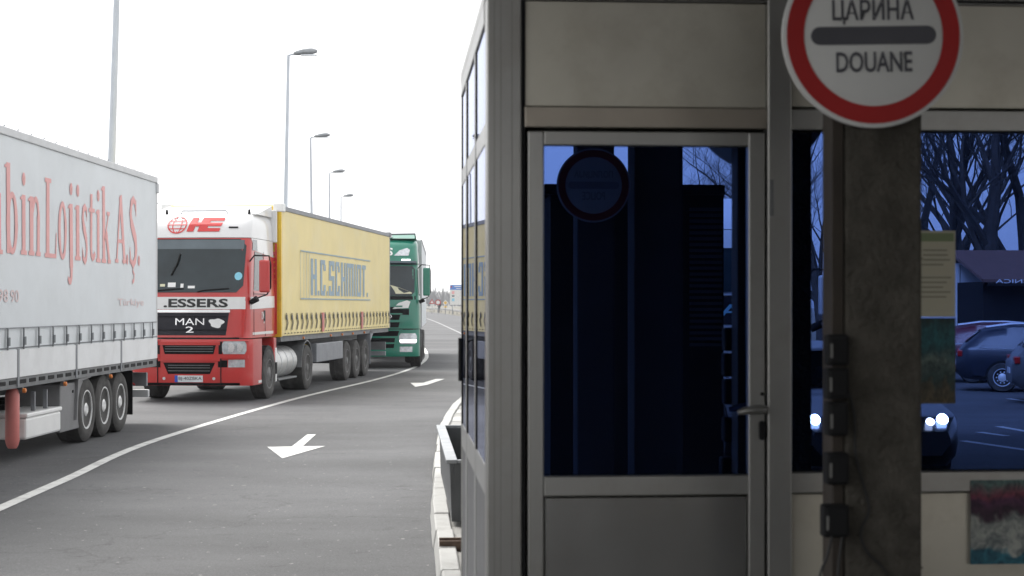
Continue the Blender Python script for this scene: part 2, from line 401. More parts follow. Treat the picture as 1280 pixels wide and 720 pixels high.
def block_letter(c):
    t, b = .23, .13; W_ = .62
    l, r, top, bot = rect(0, t, 0, 1), rect(W_ - t, W_, 0, 1), rect(t, W_ - t, 1 - b, 1), rect(t, W_ - t, 0, b)
    if c == 'H': return l + r + rect(t, W_ - t, .44, .57), W_
    if c == 'C': return rect(0, t, .04, .96) + [[(0, .96), (t, .96), (t, 1), (.06, 1)], [(.06, 0), (t, 0), (t, .04), (0, .04)]] + rect(t, W_ - .05, 1 - b, 1) + rect(t, W_ - .05, 0, b) + rect(W_ - t, W_, .70, 1 - b) + rect(W_ - t, W_, b, .30), W_
    if c == 'S': return rect(0, t, .44, 1) + rect(t, W_, 1 - b, 1) + rect(t, W_ - t, .44, .57) + rect(W_ - t, W_, 0, .57) + rect(0, W_ - t, 0, b) + rect(W_ - t, W_, .72, 1 - b) + rect(0, t, b, .28), W_
    if c == 'M': return l + rect(t, .34, 1 - b, 1) + rect(.34, .34 + t - .03, 0, 1) + rect(.54, .68, 1 - b, 1) + rect(.68, .68 + t, 0, 1), .91
    if c == 'I': return l, t
    if c == 'D': return l + rect(t, W_ - .06, 1 - b, 1) + rect(t, W_ - .06, 0, b) + rect(W_ - t, W_, .05, .95), W_
    if c == 'T': return rect(0, W_, 1 - b, 1) + rect(W_ / 2 - t / 2, W_ / 2 + t / 2, 0, 1 - b), W_
    if c == '.': return rect(0, .16, 0, .13), .16
    return [], .3
def drawn_word(name, text, letter, gap, fn, m, parent):
    """fn(u 0..1, height, layer) -> 3D point"""
    polys, x = [], 0
    for c in text:
        p, w = letter(c); polys += [[(q[0] + x, q[1]) for q in poly] for poly in p]; x += w + gap
    x -= gap
    mb = MB()
    for k, poly in enumerate(polys):
        mb.add([fn(q[0] / x, q[1], (k % 7) * .0004) for q in poly], [tuple(range(len(poly)))])
    return mb.build(name, m, parent)

# ------------------------------------------------------------------ picture rays to places
def zg(y):
    t = min(1, max(0, (y - 110) / 190)); return .8 * t * t * (3 - 2 * t) + max(0, y - 300) * .0015
def G(x, y):
    """ground point under a photo pixel (nearby, flat)"""
    Y = H * F / (y - HY); return Vector(((x - 640) / F * Y, Y, 0))
def at(x, y, Y): return Vector(((x - 640) / F * Y, Y, H + (HY - y) / F * Y))
ROT = R(4.03)
EU = Vector((math.cos(ROT), math.sin(ROT), 0)); EV = Vector((-math.sin(ROT), math.cos(ROT), 0))
BC = Vector((-.0911, 6.0, 0))
def bu(x, v=0.0):
    a = (x - 640) / F
    Cp = BC + EV * v
    t = Cp.dot(EV) / (a * EV.x + EV.y)
    return (Vector((a * t, t, 0)) - BC).dot(EU)
def bz(x, y, v=0.0):
    a = (x - 640) / F
    t = (BC + EV * v).dot(EV) / (a * EV.x + EV.y)
    return H + (HY - y) / F * t
def mirror(x, D, y=None):
    """place whose reflection in the booth front shows at column x, D metres deep"""
    V = Vector(((x - 640) / F * D, D, 0))
    P = V - EV * (2 * (V - BC).dot(EV))
    P.z = 0
    return P
def mdir(x0, D0, x1, D1):
    a, b = mirror(x0, D0), mirror(x1, D1); d = (b - a); return math.atan2(d.y, d.x), a, b, d.length

# ------------------------------------------------------------------ ground, road, markings
def ground_sheet(name, m, pts_rows, zoff):
    mb = MB(); mb.grid([[(x, y, zg(y) + zoff) for x, y in row] for row in pts_rows])
    return tag(mb.build(name, m), kind='structure')
ys = [-1300, -300, -120, -60, -20, 20, 60, 110, 130, 150, 170, 190, 210, 230, 250, 270, 290, 320, 400, 520, 700, 1000, 1300]
ground_sheet('ground', 'earth', [[(x, y) for x in (-1300, -300, -100, -40, 0, 40, 100, 300, 1300)] for y in ys], -.004)
def road_right(y):
    # right edge of the tarmac bends left in the distance
    for (a, xa), (b, xb) in zip(RR, RR[1:]):
        if a <= y <= b: return xa + (xb - xa) * (y - a) / (b - a)
    return RR[-1][1]
RR = [(-55, 45), (60, 40), (120, 12), (165, -.5), (210, -6.0), (250, -10.2), (290, -15), (340, -24), (420, -45)]
rows = []
for y in [-55, -30, -10, 10, 30, 60, 90, 110, 120, 130, 142, 154, 165, 180, 195, 210, 230, 250, 270, 290, 315, 340, 380, 420]:
    l = -24 if y < 250 else -24 - (y - 250) * .25
    r = road_right(y)
    rows.append([(l + (r - l) * k / 6, y) for k in range(7)])
ground_sheet('road', 'asphalt', rows, .004)

def strip(name, pts, width, label=None, z=.009, m='road_paint', wfar=None):
    """flat painted line along ground points"""
    P = [Vector((p[0], p[1], 0)) for p in pts]
    Q = []
    for i in range(len(P) - 1):            # smooth (Catmull-Rom)
        p0, p1, p2, p3 = P[max(i - 1, 0)], P[i], P[i + 1], P[min(i + 2, len(P) - 1)]
        for k in range(8):
            t = k / 8
            Q.append(.5 * ((2 * p1) + (p2 - p0) * t + (2 * p0 - 5 * p1 + 4 * p2 - p3) * t * t + (3 * p1 - p0 - 3 * p2 + p3) * t ** 3))
    Q.append(P[-1])
    rows = []
    for i, q in enumerate(Q):
        d = (Q[min(i + 1, len(Q) - 1)] - Q[max(i - 1, 0)]).normalized(); s = Vector((-d.y, d.x, 0)) * width / 2
        rows.append([(*(q + s).xy, zg(q.y) + z), (*(q - s).xy, zg(q.y) + z)])
    return tag(MB().grid(rows).build(name, m), kind='structure')
line_px = [(-240, 742), (0, 636), (82, 600), (197, 550), (367, 499.5), (467, 475.5), (509, 463), (527, 454), (533.5, 445), (529, 435), (518, 428)]
strip('road_edge_line', [G(*p) for p in line_px], .14)
far_pts = []
for x, y, Y in ((530, 396, 205), (548, 403, 165), (578, 417, 110), (600, 432, 74)):
    far_pts.append(((x - 640) / F * Y, Y))
strip('road_far_line', far_pts, .16, m='worn_paint')
def paint(name, px, z=.0095):
    me = bpy.data.meshes.new(name)
    me.from_pydata([(*G(*p).xy, z) for p in px], [], [tuple(range(len(px)))]); me.update()
    return tag(link(name, me, 'road_paint'), kind='structure')
paint('road_arrow_near', [(334, 559.3), (352.8, 573.8), (406.5, 558.3), (378.5, 558.6), (395, 543.6), (384, 543.8), (364.5, 558.9)])
paint('road_arrow_far', [(513, 479), (519, 484), (534, 481.5), (556, 474), (545, 474), (529, 478.8)])
# dark repair seams in the tarmac
for k, (a, b, w) in enumerate((((40, 655), (545, 668), .09), ((250, 585), (540, 577), .14), ((420, 520), (575, 512), .2), ((300, 533), (520, 527), .16), ((150, 690), (420, 716), .05))):
    strip('road_tar_seam', [G(*a), G((a[0] + b[0]) / 2, (a[1] + b[1]) / 2 + 2), G(*b)], w, z=.0065, m='tar')if False else None

# far hills and woods
mb = MB(); rows = []
for i in range(80):
    x = -900 + i * 22
    h = 13 + 9 * noise.noise(Vector((x * .006, 3, 0))) + 4 * noise.noise(Vector((x * .02, 9, 0)))
    rows.append([(x, 1000, -.5), (x, 1080, h * .6), (x, 1160, h), (x, 1250, h * .8)])
tag(mb.grid(rows).build('hills', 'hill', smooth=True), kind='structure')
mb = MB()
rnd = random.Random(3)
for i in range(1500):
    x = rnd.uniform(-640, 260); y = rnd.uniform(760, 1140)
    h0 = zg(y) - .3 if y < 1000 else max(zg(y) - .3, (y - 1000) / 160 * 9)
    hh = rnd.uniform(5, 13)
    for k in range(4):
        tx, ty = x + rnd.uniform(-3, 3), y + rnd.uniform(-3, 3)
        w = rnd.uniform(.5, 1.5); z1 = h0 + hh * rnd.uniform(.6, 1)
        mb.tube([(x, y, h0 - .6), ((x + tx) / 2, (y + ty) / 2, h0 + hh * .45), (tx, ty, z1)], [.2, w, .05], 4, cap=False)
tag(mb.build('far_woods', 'far_wood'), 'hazy bare woods on the low hills at the end of the road', 'woods', kind='stuff')

# ------------------------------------------------------------------ traffic island with kerb, pavers
island = tag(MB().add([], []).build('traffic_island', 'concrete_light'), kind='structure')
kpx = [(549, 790), (546, 730), (543, 696), (537, 637), (540.5, 612), (541.5, 585), (547, 545), (556, 528), (567, 513), (580, 501), (603, 491), (640, 487)]
kp = [G(*p) for p in kpx]
kp = [Vector((-.36, 5.0, 0)), Vector((-.40, 7.2, 0))] + kp
# inner fill of the island (top), left border follows the kerb, right border runs beyond the booth
mb = MB(); rows = []
for p in kp:
    rows.append([(p.x + .13, p.y, .125), (3.6, min(p.y, 36) if p.y < 30 else p.y, .125)])
mb.grid(rows)
me = mb.mesh('island_top'); o = link('island_top', me, 'concrete_light', island)
# kerb stones, one by one
def kerb_path():
    out = []
    for a, b in zip(kp, kp[1:]):
        n = max(1, round((b - a).length / .45)); out += [a.lerp(b, k / n) for k in range(n)]
    return out + [kp[-1]]
path = kerb_path(); dist = [0]
for a, b in zip(path, path[1:]): dist.append(dist[-1] + (b - a).length)
def on_path(s):
    for i in range(len(dist) - 1):
        if dist[i] <= s <= dist[i + 1]:
            return path[i].lerp(path[i + 1], (s - dist[i]) / max(1e-6, dist[i + 1] - dist[i]))
    return path[-1]
s = 0; rk = random.Random(5)
while s < dist[-1] - .9:
    L = .98
    a, b = on_path(s + .006), on_path(s + L - .006)
    d = (b - a).normalized(); nrm = Vector((d.y, -d.x, 0))       # towards the island
    jit = rk.uniform(-.008, .008); hz = .16 + rk.uniform(-.006, .006)
    w = .15
    q = [a + nrm * jit, b + nrm * jit, b + nrm * (w + jit), a + nrm * (w + jit)]
    t = [a + nrm * (jit + .025), b + nrm * (jit + .025), b + nrm * (w + jit), a + nrm * (w + jit)]
    mb = MB().add([(*p.xy, 0.002) for p in q] + [(*p.xy, hz) for p in t], [(0, 3, 2, 1), (4, 5, 6, 7), (0, 1, 5, 4), (1, 2, 6, 5), (2, 3, 7, 6), (3, 0, 4, 7)])
    if not (11.85 < (a.y + b.y) / 2 < 12.0): mb.build('kerbstone', 'kerb_paint', island, bevel=.008, segs=1)
    s += L
# pavers between kerb and booth
pm = MB().box(-.098, .098, -.048, .048, 0, .06).mesh('paver', .006, 1)
for j in range(60):
    y = 8.6 + j * .104
    for i in range(5):
        x = -.62 + i * .203 + (j % 2) * .1 - (y - 11.3) * .055 + .12
        kx = next((path[k].x for k in range(len(path) - 1) if path[k].y <= y <= path[k + 1].y), -.5)
        if x - .1 < kx + .17 or x > .0: continue
        o = link('paver', pm, 'paver', island); o.location = (x, y, .082 + rk.uniform(-.003, .003))
# painted hatching on the nose of the island
for k, (x0, x1, y0, y1) in enumerate(((577, 592, 503, 506.5), (570, 592, 512, 516.5), (565, 592, 521, 526.5), (573, 592, 508, 509.5))):
    me = bpy.data.meshes.new('painted_bar')
    f = (H - .13) / H
    me.from_pydata([(G(x, y).x * f, G(x, y).y * f, .1305) for x, y in ((x0, y1), (x1, y1 - 1), (x1, y0 - 1), (x0 + 2, y0))], [], [(0, 1, 2, 3)])
    link('painted_bar', me, 'kerb_paint', island)

# rusty drain channel across the kerb
t = empty('drain_channel', (-.36, 12.0, 0), R(3), 'rusty brown drain channel crossing the white kerb beside the booth', 'drain')
box('channel_floor', 'rust', t, -.17, .5, -.07, .07, .12, .165)
for sy in (-1, 1): box('channel_lip', 'rust', t, -.17, .5, sy * .08 - .012, sy * .08 + .012, .1, .2, .003)

# grey open trough standing on the island
d = (Vector((-.775, 17.1)) - Vector((-.52, 13.25))); ang = math.atan2(d.y, d.x) - math.pi / 2
t = empty('trough', (-.50, 13.25, .162), ang, 'long grey open metal trough with a pale rim standing on the island behind the kerb', 'trough')
Lt = d.length; hz = .5; wd = .85
def slab(name, m, x0, x1, y0, y1, z0, z1, lean=0):
    MB().add([(x0 + lean, y0, z0), (x1 + lean, y0, z0), (x1 + lean, y1, z0), (x0 + lean, y1, z0), (x0, y0, z1), (x1, y0, z1), (x1, y1, z1), (x0, y1, z1)],
             [(0, 3, 2, 1), (4, 5, 6, 7), (0, 1, 5, 4), (1, 2, 6, 5), (2, 3, 7, 6), (3, 0, 4, 7)]).build(name, m, t, .004)
slab('side_wall', 'trough_grey', 0, .03, 0, Lt, 0, hz - .03, .015)
slab('side_wall', 'trough_grey', wd, wd + .03, 0, Lt, 0, hz - .03, -.015)
slab('end_wall', 'trough_grey', .032, wd - .002, .0, .03, 0, hz - .03)
slab('end_wall', 'trough_grey', .032, wd - .002, Lt - .03, Lt, 0, hz - .03)
slab('floor_plate', 'trough_grey', .1, wd - .08, .032, Lt - .032, .05, .08)
for a in ((-.03, .06, -.02, Lt + .02), (wd - .04, wd + .06, -.02, Lt + .02)): slab('rim_bar', 'galv', *a, hz - .03, hz)
for a in ((.062, wd - .042, -.02, .03), (.062, wd - .042, Lt - .03, Lt + .02)): slab('rim_bar', 'galv', *a, hz - .028, hz - .002)
for k in range(3):
    o = MB().grid([[(.15, .8 + k * 1.1, .084), (.5, .7 + k * 1.1, .084)], [(.2, 1.15 + k * 1.1, .084), (.62, 1.05 + k * 1.1, .084)]]).build('white_streak', 'white_plastic', t)  # plain white streaks lying on the trough floor

# ------------------------------------------------------------------ customs booth
booth = empty('customs_booth', BC, ROT, 'grey aluminium customs booth with dark blue glazing and a half-glazed door', 'booth')
BW, BD, BT, BF = 3.4, 2.38, 3.03, .38      # width, depth, top, floor
def fx(name, m, x0, x1, y0, y1, v0, v1, parent=booth, bevel=.004):
    """a piece of the booth front given by its photo rectangle"""
    u0, u1 = bu(x0), bu(x1); xm = (x0 + x1) / 2
    return box(name, m, parent, u0, u1, v0, v1, bz(xm, y1), bz(xm, y0), bevel)
zT0, zT1 = bz(800, 160), bz(800, 134)
zM0, zM1 = bz(800, 620), bz(800, 595)
# posts
o = box('corner_post', 'alu', booth, 0, bu(652), 0, .14, .125, BT, .006)
for xx in (618, 626, 640): box('post_groove', 'alu_dark', o, bu(xx) - .001, bu(xx) + .001, -.0008, .004, .3, BT - .02)
u_m0, u_m1 = bu(959), bu(989)
box('mullion_post', 'alu', booth, u_m0, u_m1, -.012, .1, .125, BT, .005)
u_r = BW
box('corner_post', 'alu', booth, u_r - .14, u_r, 0, .14, .125, BT, .006)
u_n = bu(1330)
box('mullion_post', 'alu', booth, u_n, u_n + .09, -.012, .1, .125, BT, .005)
box('top_beam', 'alu', booth, bu(652) + .002, u_r - .142, .004, .12, bz(800, 1), BT - .003, .004)
# rubber joint between the post and the door bay
box('joint_strip', 'gasket', booth, bu(652) + .001, bu(657), .008, .05, .13, bz(800, 2))
# bay over the door
box('upper_panel', 'alu_panel', booth, bu(657), u_m0 - .002, .02, .05, zT1 + .0035, bz(800, 1) - .002, .002)
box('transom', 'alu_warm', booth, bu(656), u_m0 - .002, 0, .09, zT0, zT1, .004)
# door
door = box('door_stile', 'alu', booth, bu(660), bu(680), .006, .055, BF, zT0 - .012, .005); door.name = 'door'
tag(door, 'half-glazed aluminium door with a lever handle')
zD0, zD1 = bz(800, 182), bz(800, 164)
box('stile', 'alu', door, bu(936), bu(956.5), .006, .055, BF, zT0 - .012, .005)
box('head_rail', 'alu', door, bu(680) + .001, bu(936) - .001, .007, .054, zD0, zD1, .004)
box('middle_rail', 'alu', door, bu(680) + .001, bu(936) - .001, .007, .054, zM0, zM1, .004)
box('bottom_rail', 'alu', door, bu(680) + .001, bu(936) - .001, .007, .054, BF, BF + .1, .004)
box('pane', 'glass', door, bu(681), bu(935.5), .028, .036, zM1 + .002, zD0 - .002)
box('glazing_gasket', 'gasket', door, bu(680.5), bu(936), .038, .05, zM1, zD0)
box('kick_panel', 'alu_panel_low', door, bu(682), bu(934.5), .018, .03, BF + .102, zM0 - .007, .002)
hu = bu(952); hz_ = bz(950, 511)
o = MB().tube([(hu, .004, hz_), (hu, -.05, hz_)], .011, 10).tube([(hu + .008, -.05, hz_), (hu - .03, -.053, hz_ + .001), (hu - .075, -.055, hz_ - .004), (hu - .1, -.055, hz_ - .01)], [.014, .017, .014, .009], 10).build('handle', 'alu', door, smooth=True)
o = MB().lathe([(-.006, .02), (.006, .02)], 20, 1, (hu, 0, hz_)).build('handle_rose', 'alu', door)
MB().lathe([(-.004, .006), (.003, .007)], 12, 1, (hu + .003, 0, hz_ + .055)).build('screw_cap', 'gasket', door)
pts = [(hu + .012 * math.cos(t) + .002, bz(950, 538) + (.024 if math.sin(t) > 0 else -.024) + .012 * math.sin(t)) for t in [2 * math.pi * k / 20 for k in range(20)]]
MB().prism(pts, -.006, .006, 1).build('lock_escutcheon', 'black', door)

# closer track and latch wear on the mullion
box('strike_plate', 'chassis_grey', booth, bu(961), bu(966), -.0135, -.0115, bz(960, 270), bz(960, 225))
# glazed bays to the right of the mullion
def bay(ua, ub):
    box('upper_panel', 'alu_panel', booth, ua, ub, .02, .05, bz(1100, 135) + .004, bz(1100, 1) - .004, .002)
    box('transom', 'alu', booth, ua, ub, .002, .09, bz(1100, 163), bz(1100, 137), .004)
    g = box('window_pane', 'glass', booth, ua + .004, ub - .004, .028, .036, bz(1100, 589) + .002, bz(1100, 165))
    box('glazing_gasket', 'gasket', g, ua, ub, .038, .05, bz(1100, 590), bz(1100, 164))
    box('window_rail', 'alu', booth, ua, ub, .002, .09, bz(1100, 616), bz(1100, 590), .004)
    box('lower_panel', 'alu_panel', booth, ua, ub, .018, .03, BF, bz(1100, 616) - .005, .002)
bay(u_m1 + .002, u_n - .002); bay(u_n + .092, u_r - .142)
# left side wall, seen at a grazing angle
zs0, zs1 = zT0 - .05, zT0 + .03
V = [.142, .86, .93, 1.72, 1.80, BD - .06]
box('corner_post', 'alu', booth, 0, .07, BD - .058, BD, .125, BT, .004)
for v0, v1 in ((.86, .93), (1.72, 1.80)):
    box('side_mullion', 'side_frame', booth, -.002, .06, v0, v1, BF, BT - .08, .003)
for v0, v1 in ((.142, .858), (.932, 1.718), (1.802, BD - .06)):
    box('side_transom', 'side_frame', booth, .0, .06, v0, v1, zs0, zs1, .003)
    box('side_rail', 'side_frame', booth, .0, .06, v0, v1, zM0 - .01, zM1 + .03, .003)
    box('side_pane', 'glass', booth, .003, .009, v0, v1 - .031, zs1 + .002, BT - .082)
    box('side_pane', 'glass', booth, .003, .009, v0, v1 - .031, zM1 + .032, zs0 - .002)
    box('side_gasket', 'gasket', booth, -.001, .05, v1 - .03, v1, zM1 + .03, BT - .082)
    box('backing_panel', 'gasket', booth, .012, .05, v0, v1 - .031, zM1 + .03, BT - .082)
    box('side_panel', 'box_grey', booth, .004, .03, v0, v1, BF, zM0 - .012)
box('side_top_rail', 'side_frame', booth, -.004, .06, .142, BD - .06, BT - .08, BT - .002, .003)
box('side_bottom_rail', 'alu', booth, .002, .06, .142, BD - .06, BF - .12, BF - .002, .003)
MB().tube([(-.03, 1.66, 1.55), (-.03, 1.66, 1.75)], .012, 8).build('window_pull', 'black', booth)
# back, right wall, plinth, roof
box('back_wall', 'alu_panel', booth, .072, u_r, BD - .05, BD - .01, .3, BT)
box('right_wall', 'alu_panel', booth, u_r - .05, u_r - .01, .142, BD - .052, .3, BT)
box('plinth', 'concrete_light', booth, .03, u_r - .03, .1, BD - .06, .125, .3)
box('sill_beam', 'alu', booth, bu(652) + .002, u_r - .142, .01, .1, .26, BF - .002)
box('roof', 'alu', booth, -.003, u_r + .003, -.006, BD + .003, BT + .002, BT + .05, .004)
# things stuck to the booth
nt = empty('paper_notice', BC, ROT, 'cream paper notice with a green heading taped to the window beside the concrete column', 'notice')
u0, u1, z0, z1 = bu(1146), bu(1197), bz(1170, 396), bz(1170, 288)
box('sheet', 'paper', nt, u0, u1, .0255, .0265, z0, z1)
box('heading', 'paper_green', nt, u0 + .01, u1 - .005, .0248, .0252, z1 - .04, z1 - .008)
rt = random.Random(9)
for k in range(9):
    zz = z1 - .075 - k * .018 - (.03 if k > 3 else 0)
    box('text_line', 'paper_ink', nt, u0 + .012 + (.02 if k < 3 else 0), u1 - rt.uniform(.015, .05), .0249, .0252, zz, zz + .005)
p = box('window_poster', 'poster_glass', None, bu(1146), bu(1197), .0245, .0265, bz(1170, 505), bz(1170, 397.5)); p.location = BC; p.rotation_euler.z = ROT
tag(p, 'dark teal picture stuck to the window below the cream paper notice', 'poster')
p = box('wall_poster', 'poster_low', None, bu(1213), bu(1300), -.0025, -.0005, bz(1250, 705), bz(1250, 600)); p.location = BC; p.rotation_euler.z = ROT
tag(p, 'faded teal, white and maroon poster on the panel under the window', 'poster')

# ------------------------------------------------------------------ canopy and its columns
def col_at(u, v): return BC + EU * u + EV * v
canopy = empty('canopy_roof', (4.2, -1.0, 0), ROT, 'wide flat canopy roof spanning the lanes above the booth', 'canopy')
box('soffit', 'soffit', canopy, -7.4, 40, -8.0, 14.5, 4.7, 4.8)
box('fascia', 'rail_grey', canopy, -7.5, 40.1, -8.1, 14.6, 4.802, 5.4)
# front column (beside the sign): front face about 0.6 m before the booth glass
CV = -.77
cu0, cu1 = bu(1056, CV), bu(1153, CV)
CD = .09
cc = BC + EU * ((cu0 + cu1) / 2) + EV * (CV + CD)
hw = (cu1 - cu0) / 2
column = empty('concrete_column', cc, ROT, 'square weathered concrete column carrying the round customs sign', 'column')
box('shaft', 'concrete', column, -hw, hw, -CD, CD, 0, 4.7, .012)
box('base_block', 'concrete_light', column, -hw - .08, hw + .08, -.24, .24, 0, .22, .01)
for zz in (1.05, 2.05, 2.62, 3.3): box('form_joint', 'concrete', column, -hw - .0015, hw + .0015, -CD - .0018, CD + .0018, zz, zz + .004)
duct = empty('cable_duct', cc, ROT, 'narrow dark brown cable duct running up the left face of the column', 'duct')
dw0 = bu(1040, CV) - (cu0 + cu1) / 2
box('duct_body', 'duct', duct, dw0, -hw - .003, -CD + .002, .03, .22, 4.65, .004)
def duct_px(x, y, v): return Vector((bu(x, CV + v) - (cu0 + cu1) / 2, v - CD, bz(x, y, CV + v)))
boxes_px = [(1034, 1061, 418, 457), (1033, 1061, 460, 499), (1034, 1060, 502, 545), (1033, 1061, 566, 606), (1029, 1061, 631, 672)]
words = ('topmost of the three tight together', 'middle one of the three tight together', 'lowest of the three tight together', 'just below the booth window sill', 'lowest of all with two cables hanging out')
for k, (x0, x1, y0, y1) in enumerate(boxes_px):
    a, b = duct_px(x0, y1, -.05), duct_px(x1, y0, -.05)
    t = empty('junction_box', cc, ROT, 'black junction box on the cable duct, ' + words[k], 'junction box', 'junction boxes on the column duct')
    bd = box('housing', 'black_plastic', t, a.x, b.x, -CD - .06, -CD - .001, a.z, b.z, .008)
    box('cover', 'black_plastic', t, a.x + .008, b.x - .008, -CD - .067, -CD - .0605, a.z + .01, b.z - .01, .003)
    box('label_plate', 'label_grey', t, a.x + .006, a.x + .014, -CD - .0685, -CD - .0672, a.z + .025, a.z + .07)
def cable(pts_px, label, v=-.02):
    P = [duct_px(x, y, v) for x, y in pts_px]
    Q = []
    for i in range(len(P) - 1):
        p0, p1, p2, p3 = P[max(i - 1, 0)], P[i], P[i + 1], P[min(i + 2, len(P) - 1)]
        for k in range(5):
            t = k / 5
            Q.append(.5 * ((2 * p1) + (p2 - p0) * t + (2 * p0 - 5 * p1 + 4 * p2 - p3) * t * t + (3 * p1 - p0 - 3 * p2 + p3) * t ** 3))
    Q.append(P[-1])
    o = MB().tube(Q, .0045, 6).build('cable', 'cable', smooth=True); o.location = cc; o.rotation_euler.z = ROT
    tag(o, label, 'cable')
cable([(1061, 490), (1068, 520), (1070, 570), (1082, 615), (1086, 640), (1076, 665), (1084, 690), (1108, 716), (1116, 760), (1112, 860), (1085, 1010)], 'thin black cable looping loosely down the face of the column', -.008)
cable([(1040, 670), (1034, 695), (1024, 725), (1018, 800), (1025, 1010)], 'black cable hanging to the left out of the lowest junction box', -.06)
cable([(1053, 671), (1049, 700), (1047, 740), (1049, 820), (1046, 1010)], 'black cable hanging straight down out of the lowest junction box', -.06)

def round_sign(name, centre, rz, tilt, rad, top, bottom, label, group, stalk=.03, face='sign_white', ring='sign_red'):
    """round prohibitory sign in its local XZ plane facing -Y"""
    t = empty(name, centre, rz, label, 'sign', group); t.rotation_euler = (0, tilt, rz)
    o = MB().lathe([(-.002, rad - .004), (0, rad), (.012, rad), (.014, rad - .004)], 64, 1).build('plate', face, t, smooth=True)
    n = 72; ro, ri = rad * .955, rad * .765
    rows = []
    for k in range(n + 1):
        a = 2 * math.pi * k / n
        rows.append([(ro * math.cos(a), -.0045, ro * math.sin(a)), (ri * math.cos(a), -.0045, ri * math.sin(a))])
    MB().grid(rows).build('red_ring', ring, t)
    L, hh = rad * .69, rad * .098
    pts = []
    for k in range(12): a = -math.pi / 2 + math.pi * k / 11; pts.append((L - hh + hh * math.cos(a), hh * math.sin(a)))
    for k in range(12): a = math.pi / 2 + math.pi * k / 11; pts.append((-(L - hh) + hh * math.cos(a), hh * math.sin(a)))
    MB().prism(pts, -.006, -.0035, 1).build('bar', 'sign_bar', t)
    h = rad * .225
    wt = rad * top[1]; wb = rad * bottom[1]
    lettering('lettering_top', top[0], lambda u, w: (-wt / 2 + u * wt, -.0055, rad * .165 + w * h * (1.2 if top[0][0] == 'Ц' else 1.0) - (h * .2 if top[0][0] == 'Ц' else 0)), 'sign_bar', t, .018)
    lettering('lettering_bottom', bottom[0], lambda u, w: (-wb / 2 + u * wb, -.0055, -rad * .40 + w * h), 'sign_bar', t, .018)
    for sz in (-.1, .1): box('bracket', 'galv', t, -.12, .12, .0145, stalk, sz - .02, sz + .02)
    return t
SV = CV - .035
sc = Vector((0, 0, 0)); uu = bu(1091.5, SV)
cpos = BC + EU * uu + EV * SV; cpos.z = bz(1091.5, 44.5, SV)
rad = (bu(1205, SV) - bu(978.5, SV)) / 2
round_sign('customs_sign', cpos, ROT, R(-1.4), rad, ('ЦАРИНА', .90), ('DOUANE', .84), 'round white customs sign with red rim and a dark bar, on the concrete column', None)

# ------------------------------------------------------------------ wheels
def tyre_mesh(rad, wid):
    p = [(-wid / 2 + .02, rad * .56), (-wid / 2, rad * .62), (-wid / 2, rad * .9), (-wid / 2 + .03, rad * .985), (-wid * .12, rad), (-wid * .1, rad * .985), (wid * .1, rad * .985), (wid * .12, rad), (wid / 2 - .03, rad * .985), (wid / 2, rad * .9), (wid / 2, rad * .62), (wid / 2 - .02, rad * .56)]
    return MB().lathe(p, 36).mesh('tyre', smooth=True)
def rim_mesh(rad, wid, dish=.1):
    # outer face at +x
    r = rad * .6
    mb = MB(); x1 = wid / 2 - .005
    prof = [(x1 - .25 * wid, r * .98), (x1, r), (x1, r * .93), (x1 - dish, r * .86), (x1 - dish, r * .52), (x1 - dish * .3, r * .46), (x1 - dish * .1, r * .28), (x1 + .0, r * .24), (x1, .001)]
    mb.lathe(prof, 30)
    for k in range(10):                    # wheel nuts
        a = 2 * math.pi * k / 10
        mb.tube([(x1 - dish, r * .62 * math.cos(a), r * .62 * math.sin(a)), (x1 - dish + .04, r * .62 * math.cos(a), r * .62 * math.sin(a))], .017, 6)
    return mb.mesh('rim', smooth=True)
def holes_mesh(rad, wid, dish=.1):
    r = rad * .6; mb = MB(); x1 = wid / 2 - .005 - dish + .003
    for k in range(10):
        a = 2 * math.pi * (k + .5) / 10
        mb.lathe([(x1, r * .085), (x1 + .002, r * .085)], 10, 0, (0, r * .77 * math.cos(a), r * .77 * math.sin(a)))
    return mb.mesh('hand_hole')
WM = {}
def wheel(parent, x, y, rad, wid, tm='tyre', rm='rim', dish=.1, flip=False):
    key = (rad, wid, tm, rm, dish)
    if key not in WM:
        a, b, c = tyre_mesh(rad, wid), rim_mesh(rad, wid, dish), holes_mesh(rad, wid, dish)
        a.materials.append(MATS[tm]); b.materials.append(MATS[rm]); c.materials.append(MATS['black']); WM[key] = (a, b, c)
    w = empty('wheel', (x, y, rad), math.pi if flip else 0, parent=parent)
    link('tyre', WM[key][0], None, w); link('rim', WM[key][1], None, w); link('hand_holes', WM[key][2], None, w)
    return w

def side_px(T, half, x, y):
    """photo pixel -> (local y, z) on the near long side of a lorry standing at T (loc, rz)"""
    loc, rz = T
    ex = Vector((math.cos(rz), math.sin(rz), 0)); ey = Vector((-math.sin(rz), math.cos(rz), 0))
    a = Vector(((x - 640) / F, 1, 0))
    t = (Vector(loc).dot(ex) + half) / a.dot(ex)
    P = a * t
    return (P - Vector(loc)).dot(ey), H + (HY - y) / F * t

